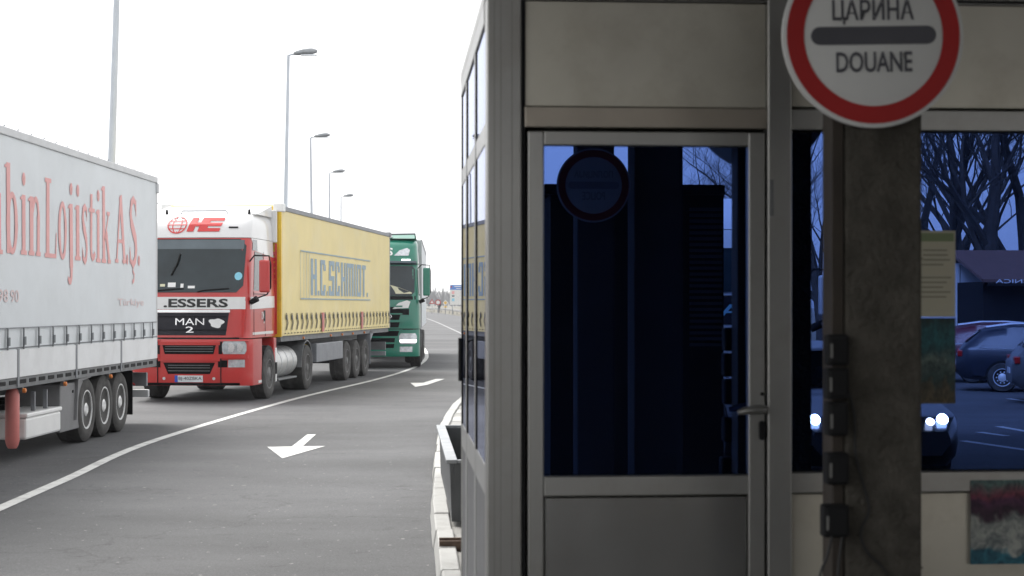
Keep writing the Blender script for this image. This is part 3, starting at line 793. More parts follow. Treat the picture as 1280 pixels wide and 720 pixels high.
# ------------------------------------------------------------------ curtain-side semitrailer
def sag(y, z, z0, z1, side=1, x=1.277, amp=.012):
    w = math.sin(max(0, min(1, (z - z0) / (z1 - z0))) * math.pi)
    return amp * (noise.noise(Vector((y * 1.7, z * .35, side * 5 + x))) + .6 * noise.noise(Vector((y * 4, z * .5, 9)))) * (.35 + w) - .006
def curtain(name, parent, side, x, y0, y1, z0, z1, m, amp=.012):
    """slack tarpaulin wall with soft vertical folds"""
    mb = MB(); rows = []
    n = 140
    for i in range(n + 1):
        y = y0 + (y1 - y0) * i / n; row = []
        for j in range(15):
            z = z0 + (z1 - z0) * j / 14
            row.append((x + side * sag(y, z, z0, z1, side, x, amp), y, z))
        rows.append(row)
    mb.grid(rows)
    return mb.build(name, m, parent, smooth=True)
def trailer_body(T, y0, L, zf, zt, tarp, rail, frontm, frame):
    y1 = y0 + L; hw = 1.275
    box('front_wall', frontm, T, -hw + .01, hw - .01, y0, y0 + .06, zf, zt - .02, .01)
    box('rear_door', rail, T, -hw + .02, hw - .02, y1 - .06, y1, zf, zt - .02, .01)
    for s in (-1, 1):
        box('corner_pillar', frame, T, s * (hw - .06), s * (hw + .002), y0 - .004, y0 + .10, zf, zt - .08, .01)
        box('corner_pillar', rail, T, s * (hw - .06), s * (hw + .002), y1 - .09, y1 + .004, zf, zt - .08, .01)
        box('roof_rail', rail, T, s * (hw - .05), s * (hw + .015), y0 + .02, y1 - .02, zt - .10, zt, .01)
    MB().prism([(-hw + .06, zt - .03), (hw - .06, zt - .03), (hw - .2, zt + .01), (-hw + .2, zt + .01)], y0 + .03, y1 - .03, 1).build('roof_sheet', tarp, T)
    box('floor_frame', 'chassis_grey', T, -hw + .04, hw - .04, y0 + .08, y1 - .08, zf - .02, zf + .1)
    for s in (-1, 1): box('chassis_beam', 'chassis_grey', T, s * .42 - .06, s * .42 + .06, y0 + .4, y1 - .1, zf - .32, zf - .022)

def running_gear(T, ys_, rad, wid, tm, rm, hw=1.275):
    for y in ys_:
        for s in (-1, 1): wheel(T, s * (hw - .03 - wid / 2), y, rad, wid, tm, rm, .09, s < 0)
        MB().tube([(-hw + .4, y, rad), (hw - .4, y, rad)], .07, 10).build('axle', 'black', T)

# ---- first lorry: long white trailer of which only the tail end is in the picture
rz1 = -math.atan(.018)
L1 = 13.6
ey = Vector((-math.sin(rz1), math.cos(rz1), 0)); ex = Vector((math.cos(rz1), math.sin(rz1), 0))
loc1 = Vector((-5.81, 27.0, 0)) - ex * 1.275 - ey * L1
T1 = (loc1, rz1)
A = empty('semi_trailer', loc1, rz1, 'white curtain-sided semitrailer with large salmon lettering, cut by the left edge of the picture', 'trailer', 'lorries queuing in the left lane')
zf1, zt1 = 1.04, 4.0
trailer_body(A, 0, L1, zf1, zt1, 'tarp_white', 'rail_white', 'rail_white', 'rail_white')
for s in (-1, 1): curtain('curtain', A, s, s * 1.277, .1, L1 - .09, zf1 + .30, zt1 - .10, 'tarp_white')
# side boards with posts
ypost = [side_px(T1, 1.28, px, 440)[0] for px in (21.5, 94.5, 150.5)]
dyp = ypost[0] - ypost[1] if len(ypost) > 1 else 2
edges = [0.12, 2.6, 5.1] + sorted(ypost) + [L1 - .09]
edges = [e for i, e in enumerate(edges) if i == 0 or e - edges[i - 1] > .4]
for a, b in zip(edges, edges[1:]):
    box('side_board', 'board_white', A, 1.262, 1.292, a + .02, b - .02, zf1 + .0, zf1 + .335, .004)
    box('side_board', 'board_white', A, -1.292, -1.262, a + .02, b - .02, zf1 + .0, zf1 + .335, .004)
for e in edges[1:-1]: box('board_post', 'rail_grey', A, 1.265, 1.3, e - .035, e + .035, zf1 - .11, zf1 + .34, .004)
# roof rail hooks
hk = MB().tube([(0, 0, 0), (0, 0, .04), (.015, 0, .055)], .009, 6).mesh('roof_hook')
for k in range(26):
    o = link('roof_hook', hk, 'rail_grey', A); o.location = (1.2, .4 + k * .52, zt1 - .01)
# frame rail with lashing slots, straps and buckles
box('side_rail', 'chassis_grey', A, 1.2, 1.285, .1, L1 - .1, zf1 - .13, zf1 - .004, .004)
sl = MB().box(0, .012, -.13, .13, -.025, .025).mesh('lashing_slot', .01, 1)
for k in range(34):
    o = link('lashing_slot', sl, 'gasket', A); o.location = (1.279, .4 + k * .385, zf1 - .055)
st = MB().box(0, .012, -.022, .022, 0, .26).box(.012, .03, -.032, .032, .05, .15).mesh('strap', .003, 1)
for k in range(22):
    o = link('strap', st, 'strap', A); o.location = (1.296, .55 + k * .6, zf1 + .335)
box('curtain_hem', 'strap', A, 1.292, 1.297, .15, L1 - .1, zf1 + .345, zf1 + .362)
box('curtain_hem', 'rail_grey', A, 1.289, 1.294, .15, L1 - .1, zf1 + .585, zf1 + .6)
for k in range(60):
    pass
def tr_text(T, E, text, x0, x1, ybL, ytL, ybR, ytR, m, bold, half=1.296, name='lettering', zr=(1.34, 3.9)):
    yl, zbl = side_px(T, half, x0, ybL); _, ztl = side_px(T, half, x0, ytL)
    yr, zbr = side_px(T, half, x1, ybR); _, ztr = side_px(T, half, x1, ytR)
    zb, zt = (zbl + zbr) / 2, (ztl + ztr) / 2
    return lettering(name, text, lambda u, w: (1.277 + sag(yl + (yr - yl) * u, zb + (zt - zb) * w, *zr) + .006, yl + (yr - yl) * u, zb + (zt - zb) * w), m, E, bold)
H1 = 1.300
H1 = 1.279
def tr_word(T, E, text, letter, gap, x0, x1, yb0, yt0, m, zr):
    """baseline yb0 and full-height line yt0 read at column x0"""
    ya_, zb_ = side_px(T, 1.279, x0, yb0); _, zt_ = side_px(T, 1.279, x0, yt0); yb_, _ = side_px(T, 1.279, x1, yb0)
    def fn(u, h, lay):
        y, z = ya_ + (yb_ - ya_) * u, zb_ + (zt_ - zb_) * h
        return (1.277 + sag(y, z, *zr) + .006 + lay, y, z)
    drawn_word('lettering', text, letter, gap, fn, m, E)
ZR1 = (1.34, 3.9)
tr_word(T1, A, 'Du', serif_letter, .05, -58, 4.5, 312, 190, 'tarp_salmon', ZR1)
tr_word(T1, A, 'bin', serif_letter, .05, 6.5, 52.5, 316, 202, 'tarp_salmon', ZR1)
tr_word(T1, A, 'Lojistik', serif_letter, .05, 56.5, 139, 321.5, 213, 'tarp_salmon', ZR1)
tr_word(T1, A, 'A.Ş.', serif_letter, .03, 144.5, 176, 328, 238, 'tarp_salmon', ZR1)
tr_text(T1, A, '98', -3, 10, 378, 361, 378, 362, 'tarp_pale', .01, H1)
tr_text(T1, A, '90', 13, 24, 378, 362, 378, 362.5, 'tarp_pale', .01, H1)
tr_text(T1, A, 'Türkiye', 147, 180, 385, 374, 384, 373, 'tarp_pale', .01, H1)
# running gear
W1 = [side_px(T1, 1.275, px, 440)[0] for px in (112, 134, 154)]
running_gear(A, W1, .455, .36, 'tyre_dusty', 'rim')
for y in W1: pass
MB().prism([(W1[0] - .62, .35), (W1[0] - .58, .35), (W1[0] - .5, .86), (W1[0] + .1, .9), (W1[0] + .1, .93), (W1[0] - .54, .9)], .92, 1.27, 0).build('mudguard', 'box_grey', A)
box('mudflap', 'black', A, .9, 1.26, W1[2] + .62, W1[2] + .64, .22, .9)
yb0, yb1 = side_px(T1, 1.2, 28, 530)[0], side_px(T1, 1.2, 71.5, 530)[0]
yb2 = side_px(T1, 1.2, 103, 530)[0]
o = MB().box(.75, 1.25, yb0, yb1, .25, .52).build('water_tank', 'white_plastic', A, .03)
box('tank_lid', 'white_plastic', o,   .74, 1.265, yb0 - .01, yb1 + .01, .52, .575, .015)
for yy in (.35, .7): box('tank_strap', 'rail_grey', o, 1.15, 1.2, yb0 + (yb1 - yb0) * yy - .02, yb0 + (yb1 - yb0) * yy + .02, .577, .82)
o = box('tool_box', 'box_grey', A, .6, 1.23, yb1 + .03, yb2 - .02, .22, .86, .015)
MB().lathe([(0, .02), (.012, .02)], 10, 0, (1.23, yb1 + .6, .74)).build('box_lock', 'black', o)
ye0, ye1 = side_px(T1, 1.22, 13, 530)[0], side_px(T1, 1.22, 26.5, 530)[0]
yc = side_px(T1, 1.2, 19.5, 530)[0]; rr_ = .085
MB().lathe([(.17, .05), (.2, rr_ * .8), (.26, rr_), (.82, rr_), (.88, rr_ * .8), (.9, .05)], 20, 2, (1.16, yc, 0)).build('extinguisher_case', 'red_plastic', A, smooth=True)
for yy in (yc + .02, yb1 + .02, W1[1] + .1, 9.2 - 6): MB().lathe([(0, .03), (.03, .03), (.04, .015)], 10, 0, (1.285, yy, zf1 - .17)).build('marker_lamp', 'amber', A)
for yy in (yc + .02, yb1 + .02, W1[1] + .1, 3.2): box('lamp_bracket', 'chassis_grey', A, 1.24, 1.284, yy - .02, yy + .02, zf1 - .2, zf1 - .12)
# tail end: underrun bar, lamps
box('underrun_bar', 'rail_white', A, -1.2, 1.2, L1 - .32, L1 - .22, .42, .54, .01)
for s in (-1, 1):
    box('lamp_carrier', 'rail_grey', A, s * 1.19, s * .5, L1 - .38, L1 - .3, .6, .82, .01)
    box('tail_lamp', 'tail_red', A, s * 1.18, s * .7, L1 - .3, L1 - .27, .63, .79, .01)
    box('bar_stay', 'chassis_grey', A, s * .42 - .05, s * .42 + .05, L1 - .4, L1 - .33, .5, zf1 - .32)
    box('corner_bracket', 'rail_white', A, s * 1.14, s * 1.305, L1 - .1, L1 + .012, zt1 - .26, zt1 - .1, .01)
    for xx in (.42,): 
        MB().tube([(s * .55, 2.6, 0.05), (s * .55, 2.6, zf1 - .3)], .06, 8).box(s * .55 - .12, s * .55 + .12, 2.45, 2.75, 0, .05).build('landing_leg', 'chassis_grey', A)
MB().tube([(1.0, L1 - .4, .62), (.95, L1 - .55, .7), (1.0, L1 - .7, .88)], .015, 6).build('red_air_hose', 'sign_red', A)

# ------------------------------------------------------------------ lorry cabs
class Cab:
    """front surface y = f(x, z); sides x = +-hw"""
    def __init__(s, prof, hw, length, bulge, rad, inset=0.0):
        s.prof, s.hw0, s.len, s.bulge, s.rad, s.inset = prof, hw, length, bulge, rad, inset
    def f(s, z):
        p = s.prof
        if z <= p[0][0]: return p[0][1]
        for a, b in zip(p, p[1:]):
            if a[0] <= z <= b[0]: return a[1] + (b[1] - a[1]) * (z - a[0]) / (b[0] - a[0])
        return p[-1][1]
    def hw(s, z):
        zt = s.prof[-1][0]
        return s.hw0 - (s.inset if z > 1.25 else 0) - max(0, z - 2.0) * .045 - max(0, z - (zt - .22)) ** 2 * 1.2
    def front(s, x, z, off=0.0):
        h = s.hw(z); r = s.rad; a = min(abs(x), h)
        y = s.f(z) + s.bulge * (a / h) ** 2
        e = a - (h - r)
        if e > 0: y += r - math.sqrt(max(0, r * r - e * e))
        return (x, y - off, z)
    def xs(s, x0, x1, n=14): return [x0 + (x1 - x0) * i / n for i in range(n + 1)]
    def shell(s, name, z0, z1, m, parent, y_rear=None, nz=None, closed_top=False):
        yr = y_rear or s.len; nz = nz or max(2, int((z1 - z0) / .08)); rows = []
        for j in range(nz + 1):
            z = z0 + (z1 - z0) * j / nz; h = s.hw(z); row = [(-h, yr, z)]
            for i in range(25):
                t = math.pi * i / 24; x = -h * math.cos(t)
                x = max(-h, min(h, x)); row.append(s.front(x, z))
            row.append((h, yr, z)); rows.append(row)
        mb = MB().grid(rows); n = len(rows[0])
        mb.f.append(tuple(range(len(mb.v) - n, len(mb.v)))); mb.f.append(tuple(range(n - 1, -1, -1)))
        for j in range(nz): mb.f.append((j * n, (j + 1) * n, (j + 1) * n + n - 1, j * n + n - 1))
        return mb.build(name, m, parent, smooth=True)
    def patch(s, name, m, parent, x0, x1, z0, z1, off=.01, taper=0, nx=14, nz=6, round_=0):
        """raised slab lying on the front; taper shifts the lower outer corners inwards"""
        rows, back = [], []
        for j in range(nz + 1):
            t = j / nz; z = z0 + (z1 - z0) * t
            k = taper * (1 - t)
            if round_:
                zz = min(z - z0, z1 - z); 
                if zz < round_: k += round_ - math.sqrt(max(0, round_ ** 2 - (round_ - zz) ** 2))
            xs_ = s.xs(x0 + k, x1 - k, nx)
            rows.append([s.front(x, z, off) for x in xs_]); back.append([s.front(x, z, -.02) for x in xs_])
        mb = MB().grid(rows); nF = len(mb.v); mb.grid(back); W = nx + 1
        for i in range(nx):
            mb.f.append((i, i + 1, nF + i + 1, nF + i)); o = nz * W
            mb.f.append((o + i, o + i + 1, nF + o + i + 1, nF + o + i))
        for j in range(nz):
            mb.f.append((j * W, (j + 1) * W, nF + (j + 1) * W, nF + j * W))
            mb.f.append((j * W + nx, (j + 1) * W + nx, nF + (j + 1) * W + nx, nF + j * W + nx))
        return mb.build(name, m, parent, smooth=True)
    def side(s, name, m, parent, sgn, poly, off=.008):
        """slab on the cab side; poly of (y, z)"""
        n = len(poly)
        vs = [(sgn * (s.hw(z) + off), y, z) for y, z in poly] + [(sgn * (s.hw(z) - .02), y, z) for y, z in poly]
        fs = [tuple(range(n)), tuple(range(2 * n - 1, n - 1, -1))] + [(i, (i + 1) % n, n + (i + 1) % n, n + i) for i in range(n)]
        return MB().add(vs, fs).build(name, m, parent)
    def text(s, txt, m, parent, x0, x1, z0, z1, off, bold=.0, slant=0, name='lettering'):
        return lettering(name, txt, lambda u, w: s.front(x0 + (x1 - x0) * u + slant * w * (z1 - z0), z0 + (z1 - z0) * w, off), m, parent, bold)

def tractor_chassis(E, y_len, drive_y, front_y, tm='tyre'):
    for s in (-1, 1): box('chassis_rail', 'chassis_grey', E, s * .42 - .04, s * .42 + .04, 1.0, y_len, .75, 1.0)
    for s in (-1, 1):
        wheel(E, s * 1.10, front_y, .51, .32, tm, 'rim_dark', .05, s < 0)
        wheel(E, s * .97, drive_y, .51, .58, tm, 'rim_dark', .16, s < 0)
        # mudguard over the drive wheel
        pts = [(drive_y + .6 * math.cos(a), .53 + .6 * math.sin(a)) for a in [math.pi * k / 10 for k in range(11)]]
        pts += [(drive_y + .57 * math.cos(a), .53 + .57 * math.sin(a)) for a in [math.pi * (10 - k) / 10 for k in range(11)]]
        MB().prism(pts, s * .66, s * 1.24, 0).build('mudguard', 'chassis_grey', E)
    MB().tube([(-.8, drive_y, .51), (.8, drive_y, .51)], .12, 10).build('axle', 'black', E)
    MB().tube([(-.9, front_y, .51), (.9, front_y, .51)], .07, 10).build('axle', 'black', E)
    box('fifth_wheel', 'black', E, -.45, .45, drive_y - .5, drive_y + .5, 1.0, 1.12)
def wheel_arch(E, cab, y, m='black', r=.60):
    for s in (-1, 1):
        pts = [(y + r * math.cos(a), .51 + r * math.sin(a)) for a in [math.pi * k / 14 for k in range(15)]]
        pts = [(py, max(pz, .36)) for py, pz in pts]
        pts = [(y + r, .33)] + pts + [(y - r, .33)]
        vs = [(s * (cab.hw0 + .004), py, pz) for py, pz in pts] + [(s * .85, py, pz) for py, pz in pts]; n = len(pts)
        MB().add(vs, [tuple(range(n)), tuple(range(2 * n - 1, n - 1, -1))] + [(i, (i + 1) % n, n + (i + 1) % n, n + i) for i in range(n)]).build('wheel_arch', m, E)
def mirror_set(E, cab, s, shell_m, z0, z1, y, out=.36, second=True):
    h = cab.hw((z0 + z1) / 2)
    o = box('wing_mirror', shell_m, E, s * (h + out - .21), s * (h + out), y - .07, y + .07, z0, z1, .035)
    MB().tube([(s * (h - .03), y + .1, z1 - .02), (s * (h + .08), y + .02, z1 + .09), (s * (h + out - .02), y, z1 + .08), (s * (h + out + .012), y, z1 - .1), (s * (h + out + .012), y, z0 + .1), (s * (h + out - .06), y, z0 - .04), (s * (h + .05), y + .06, z0 - .14), (s * (h - .03), y + .1, z0 - .16)], .016, 6).build('mirror_arm', 'black_plastic', o)
    box('mirror_glass', 'screen', o, s * (h + out - .19), s * (h + out - .02), y + .071, y + .076, z0 + .03, z1 - .03)
    MB().tube([(s * (h + .02), y - .04, z0 - .2), (s * (h + .16), y - .06, z0 - .12)], [.05, .065], 10).build('ramp_mirror', 'black_plastic', o)

# ---- second lorry: red and white cab, yellow trailer
rz2 = -math.atan(.0945)
exb = Vector((math.cos(rz2), math.sin(rz2), 0)); eyb = Vector((-math.sin(rz2), math.cos(rz2), 0))
loc2 = Vector((-8.36 + .0992 * 32.2, 32.2, 0)) - exb * 1.175
T2 = (loc2, rz2)
B = empty('articulated_lorry', loc2, rz2, 'red and white tractor unit pulling a pale yellow curtain-sided trailer', 'lorry', 'lorries queuing in the left lane')
cb = Cab([(.30, .02), (.5, 0), (1.2, .0), (1.3, .03), (2.1, .07), (3.22, .34), (3.3, .36), (3.5, .44), (3.66, .6), (3.74, .85)], 1.23, 2.3, .10, .16, .06)
cab2 = cb.shell('cab', 1.26, 3.24, 'cab_red', B)
cb.shell('bumper', .33, 1.24, 'cab_red', B, y_rear=.92)
box('cab_sill', 'cab_red', B, -1.21, 1.21, 2.02, 2.24, .42, 1.24, .02)
box('engine_block', 'black', B, -.8, .8, .93, 2.3, .55, 1.25)
roof2 = cb.shell('roof_fairing', 3.25, 3.74, 'cab_white', B, y_rear=2.28)
wheel_arch(B, cb, 1.47, 'black', .58)
tractor_chassis(B, 5.9, 5.05, 1.47, 'tyre_dusty')
# screen, band, grille
scr = cb.patch('windscreen', 'screen', B, -1.07, 1.05, 2.16, 3.22, .012, .02, nz=8, round_=.12)
cb.patch('sun_visor', 'screen_tint', scr, -1.03, 1.01, 3.02, 3.20, .016, nz=3)
for k, (xa, wa, ha, mm) in enumerate(((-.95, .05, .1, 'white_plastic'), (-.8, .12, .07, 'white_plastic'), (-.62, .1, .05, 'sun_shade'), (-.46, .16, .09, 'white_plastic'), (-.2, .06, .08, 'white_plastic'), (-.05, .14, .05, 'white_plastic'))):
    cb.patch('dashboard_item', mm, scr, xa, xa + wa, 2.3 - .012 * k, 2.3 + ha - .012 * k, .014, nx=3, nz=2)
lettering('parking_disc', 'O', lambda u, w: cb.front(.86 + .15 * u, 2.40 + .16 * w, .016), 'cyan', scr, .1)
cb.patch('disc_label', 'cyan', scr, .875, .995, 2.44, 2.53, .015, nx=4, nz=2)
for xa, sg in ((-.75, 1), (.15, 1)):
    P = [cb.front(xa + .0, 2.17, .035), cb.front(xa + .1, 2.2, .04), cb.front(xa + .62, 2.24, .035)]
    MB().tube(P, .012, 5).build('wiper', 'black', scr)
MB().tube([cb.front(-.4, 2.5, .02), cb.front(-.28, 2.75, .03), cb.front(-.25, 2.92, .03)], .02, 6).build('camera_mount', 'black', scr)
band = cb.patch('white_band', 'cab_white', B, -1.165, 1.165, 1.83, 2.07, .012, nx=24, nz=3)
cb.text('.ESSERS', 'text_black', band, -.53, .76, 1.865, 2.035, .018, .03)
cb.text('H', 'text_black', band, -.84, -.68, 1.865, 2.035, .018, .03)
for s in (-1, 1): cb.side('white_side_band', 'cab_white', B, s, [(.3, 1.83), (2.2, 1.86), (2.2, 2.1), (.3, 2.07)])
gr = cb.patch('grille_panel', 'grille_navy', B, -.78, .78, 1.32, 1.76, .014, .06, nz=4)
cb.patch('grille_trim', 'chrome', gr, -.80, .80, 1.765, 1.82, .022, nz=2)
cb.text('MAN', 'chrome', gr, -.28, .30, 1.52, 1.65, .022, .0)
cb.text('2', 'chrome', gr, -.07, .09, 1.37, 1.49, .022, .01, name='emblem')
pts = []
for k in range(26):
    a = 2 * math.pi * k / 26; r = 1 + .14 * math.sin(3 * a) + .1 * math.sin(5 * a + 1)
    pts.append(cb.front(  .54 + .14 * r * math.cos(a), 1.56 + .09 * r * math.sin(a), .02))
MB().add(pts, [tuple(range(26))]).build('white_emblem', 'text_white', gr)
cb.patch('shadow_gap', 'black', B, -.98, .98, 1.245, 1.275, .003, nz=1)
cb.patch('air_slot', 'grille_black', B, -.54, .54, .95, 1.14, .006, .05)  # slots lie flush; near-black colour stands in for the shade of a recess
cb.patch('lower_slot', 'grille_black', B, -.52, .52, .56, .78, .006, .1)
for z in (.845, 1.16): cb.patch('bumper_rib', 'cab_red', B, -.62, .62, z - .035, z + .03, .022, nz=2)
for s in (-1, 1):
    a, b = (.66, 1.13) if s > 0 else (-1.13, -.66)
    h_ = cb.patch('headlight', 'lamp_glass', B, a, b, .95, 1.20, .014, nz=4, round_=.03)
    c_, d_ = (a - .07, a) if s > 0 else (b, b + .07)
    cb.patch('lamp_surround', 'black', h_, c_, d_, .95, 1.19, .012, nx=3)
    for xx in (.35, .7): 
        q = cb.front(a + (b - a) * xx, 1.075, .018); MB().lathe([(0, .085), (.006, .085)], 18, 1, (q[0], q[1], q[2])).build('reflector', 'chrome', h_)
    cb.patch('fog_lamp', 'lamp_glass', B, a + .12 if s > 0 else a, b - .03 if s > 0 else b - .12, .69, .84, .012, nz=3)
    cb.patch('fog_louvre', 'grille_black', B, a - .08 if s > 0 else b - .12, a + .1 if s > 0 else b + .08, .69, .83, .01, nz=3)
    q = [(cb.f(1.7) + .35, 1.32), (2.1, 1.32), (2.1, 1.38), (cb.f(1.7) + .35, 1.37)]
    cb.side('door_trim', 'cab_white', B, s, q)
    w_ = cb.side('side_window', 'screen', B, s, [(.52, 2.2), (1.35, 2.2), (1.35, 2.95), (.72, 2.98)])
    cb.side('roof_side_window', 'screen_tint', B, s, [(.55, 3.0), (.95, 3.0), (.95, 3.22), (.62, 3.22)], .01)
    cb.side('door_handle', 'black', B, s, [(1.3, 1.58), (1.38, 1.58), (1.38, 1.8), (1.3, 1.8)], .02)
    cb.side('white_side_top', 'cab_white', B, s, [(.72, 3.0), (2.28, 2.9), (2.28, 3.24), (.52, 3.24)], .006)
    mirror_set(B, cb, s, 'cab_red', 2.16, 2.8, .3, .4)
    for k in range(6): box('rear_vent_rib', 'cab_red', B, s * 1.1, s * 1.2, 2.302, 2.36, 2.35 + k * .12, 2.43 + k * .12, .012)
    box('cab_air_deflector', 'cab_red', B, s * 1.16, s * 1.2, 2.302, 2.34, 1.3, 3.2)
    box('side_skirt_strip', 'white_plastic', B, s * 1.05, s * 1.22, 2.12, 2.24, .32, 1.02, .01)
    tk = MB().lathe([(2.3, .1), (2.3, .31), (2.34, .335), (4.2, .335), (4.24, .31), (4.24, .1)], 24, 1, (s * .87, 0, .69)).build('fuel_tank', 'tank', B, smooth=True)
    for yy in (2.75, 3.3, 3.85):
        MB().lathe([(yy - .035, .342), (yy + .035, .342)], 24, 1, (s * .87, 0, .69)).build('tank_band', 'rail_white', tk)
    box('tank_step', 'chassis_grey', B, s * 1.0, s * 1.22, 2.4, 4.1, .32, .36, .01)
for s in (-1, 1):
    # shut lines of the door, bumper joints, steps and lower lip
    for poly in ([(.50, 1.30), (.515, 1.30), (.515, 2.18), (.50, 2.18)], [(1.42, 1.28), (1.435, 1.28), (1.435, 2.99), (1.42, 2.99)], [(.5, 2.125), (1.42, 2.125), (1.42, 2.14), (.5, 2.14)]):
        cb.side('shut_line', 'black', B, s, poly, .0095)
    cb.patch('bumper_joint', 'black', B, s * .635 - .006, s * .635 + .006, .36, .93, .024, nx=2, nz=3)
    cb.patch('corner_crease', 'cab_red', B, min(s * .84, s * 1.1), max(s * .84, s * 1.1), 1.29, 1.80, .03, .03, nz=4)
    cb.patch('lamp_brow', 'cab_red', B, min(s * .6, s * 1.16), max(s * .6, s * 1.16), 1.205, 1.235, .03, nz=1)
    cb.patch('lamp_sill', 'cab_red', B, min(s * .6, s * 1.16), max(s * .6, s * 1.16), .865, .935, .03, nz=2)
    cb.side('step_recess', 'grille_black', B, s, [(2.06, .48), (2.2, .48), (2.2, .72), (2.06, .72)], .006)
    cb.side('bumper_strip', 'cab_white', B, s, [(.62, .36), (.86, .36), (.86, .41), (.62, .41)], .012)
    q = cb.front(s * .5, .47, .022); MB().lathe([(0, .03), (.006, .03)], 12, 1, q).build('towing_eye_cover', 'rail_white', B)
cb.patch('lower_lip', 'grille_black', B, -1.0, 1.0, .335, .385, .012, nz=1)
for z in (1.0, 1.05, 1.1): cb.patch('slot_bar', 'chassis_grey', B, -.48, .48, z - .006, z + .006, .012, nz=1)
for z in (.62, .68, .73): cb.patch('slot_bar', 'chassis_grey', B, -.42, .42, z - .006, z + .006, .012, nz=1)
for z in (1.42, 1.68): cb.patch('panel_rib', 'grille_black', gr, -.74, .74, z - .008, z + .008, .02, nz=1)
lettering('door_lettering', 'OM', lambda u, w: (cb.hw(1.7) + .014, 1.08 + .2 * u, 1.62 + .16 * w), 'text_white', B, .01)
lettering('door_lettering', '16', lambda u, w: (cb.hw(1.6) + .014, 1.24 + .1 * u, 1.54 + .08 * w), 'text_white', B, .01)
pl = cb.patch('number_plate', 'plate', B, -.26, .28, .40, .53, .02, nz=2)
cb.patch('plate_stripe', 'plate_blue', pl, -.28, -.22, .40, .53, .024, nx=2, nz=2)
cb.text('BJ-40ZBKA', 'text_black', pl, -.2, .26, .425, .505, .025, .0)
lg = MB()
def slant(x0, x1, z0, z1):
    rows = []
    for zz_ in (z0, (z0 + z1) / 2, z1): rows.append([cb.front(x0 + (x1 - x0) * k / 4 + (zz_ - 3.38) * .28, zz_, .016) for k in range(5)])
    lg.grid(rows)
slant(-.16, -.02, 3.37, 3.66); slant(.06, .24, 3.37, 3.66); slant(-.02, .06, 3.475, 3.555)
for za_, zb_ in ((3.37, 3.44), (3.48, 3.55), (3.59, 3.66)): slant(.24, .50, za_, zb_)
lg.build('roof_logo', 'logo_red', roof2)
# globe emblem: rings
gl = MB()
def arc(cx, cz, rx, rz_, a0, a1, wdt, n=20):
    rows = []
    for k in range(n + 1):
        a = a0 + (a1 - a0) * k / n
        rows.append([cb.front(cx + (rx + wdt) * math.cos(a), cz + (rz_ + wdt) * math.sin(a), .016), cb.front(cx + (rx - wdt) * math.cos(a), cz + (rz_ - wdt) * math.sin(a), .016)])
    gl.grid(rows)
GX, GZ = -.37, 3.51
arc(GX, GZ, .19, .17, 0, 2 * math.pi, .012); arc(GX, GZ, .09, .17, 0, 2 * math.pi, .009)
for zz in (-.08, 0, .08):
    w_ = .19 * math.sqrt(1 - (zz / .18) ** 2)
    gl.grid([[cb.front(GX - w_ + 2 * w_ * k / 6, GZ + zz - .008, .016) for k in range(7)], [cb.front(GX - w_ + 2 * w_ * k / 6, GZ + zz + .008, .016) for k in range(7)]])
gl.grid([[cb.front(GX - .008, GZ - .17, .016), cb.front(GX + .008, GZ - .17, .016)], [cb.front(GX - .008, GZ + .17, .016), cb.front(GX + .008, GZ + .17, .016)]])
gl.build('globe_emblem', 'logo_red', roof2)
for xx in (-.75, .95): MB().tube([(xx, 1.0, 3.73), (xx, 1.0, 3.84)], [.035, .02], 8).build('roof_clamp', 'black', roof2)
MB().tube([(-1.0, .95, 3.72), (-1.02, .9, 3.95), (-.9, .9, 3.97)], .012, 5).build('aerial', 'black', roof2)
MB().tube([(-.5, 1.1, 3.73), (-.45, 1.1, 3.82), (.45, 1.1, 3.82), (.5, 1.1, 3.73)], .015, 5).build('roof_bar', 'rail_grey', roof2)
cb.patch('position_lamp', 'black', roof2, .68, .86, 3.44, 3.47, .016, nx=3, nz=1)
MB().prism([(1.0, 3.742), (2.28, 3.742), (2.28, 3.98)], -1.1, 1.1, 0).build('roof_spoiler', 'cab_white', B)
for s in (-1, 1): box('corner_deflector', 'cab_white', B, s * 1.02, s * 1.2, 2.29, 2.37, 3.22, 3.9, .02)
# trailer
zf2, zt2, y02, L2 = 1.24, 4.0, 2.40, 13.6
trailer_body(B, y02, L2, zf2, zt2, 'tarp_yellow', 'rail_grey', 'yellow_paint', 'yellow_paint')
y12 = y02 + L2
for s in (-1, 1): curtain('curtain', B, s, s * 1.277, y02 + .1, y12 - .09, zf2 + .02, zt2 - .10, 'tarp_yellow')
box('roof_corner_cap', 'white_plastic', B, 1.1, 1.31, y02 - .02, y02 + .25, zt2 - .13, zt2 + .05, .02)
box('roof_corner_cap', 'white_plastic', B, -1.31, -1.1, y02 - .02, y02 + .25, zt2 - .13, zt2 + .05, .02)
box('rear_corner_cap', 'rail_grey', B, 1.15, 1.31, y12 - .15, y12 + .02, zt2 - .1, zt2 + .04, .02)
st2 = MB().add([(0, -.045, 0), (0, .045, 0), (0, .18, .15), (0, .05, .36), (0, -.04, .36), (0, .09, .15)], [(0, 1, 2, 5), (5, 2, 3, 4)]).mesh('strap')
bk = MB().box(0, .02, -.03, .03, .22, .32).mesh('buckle', .004, 1)
nst = 27
for k in range(nst):
    y = y02 + .4 + k * (L2 - .7) / (nst - 1)
    redk = k in (7, 20)
    o = link('strap', st2, 'strap_dark', B); o.location = (1.294, y, zf2 + .14)
    o2 = link('buckle', bk, 'strap', B); o2.location = (1.292, y, zf2 + .14)
for k in (7.5, 17.5):
    y = y02 + .4 + k * (L2 - .7) / (nst - 1); box('red_strap', 'red_plastic', B, 1.294, 1.304, y - .11, y + .11, zf2 + .05, zf2 + .5)
hem = MB().box(0, .006, -.05, .05, -.012, .012).mesh('eyelet')
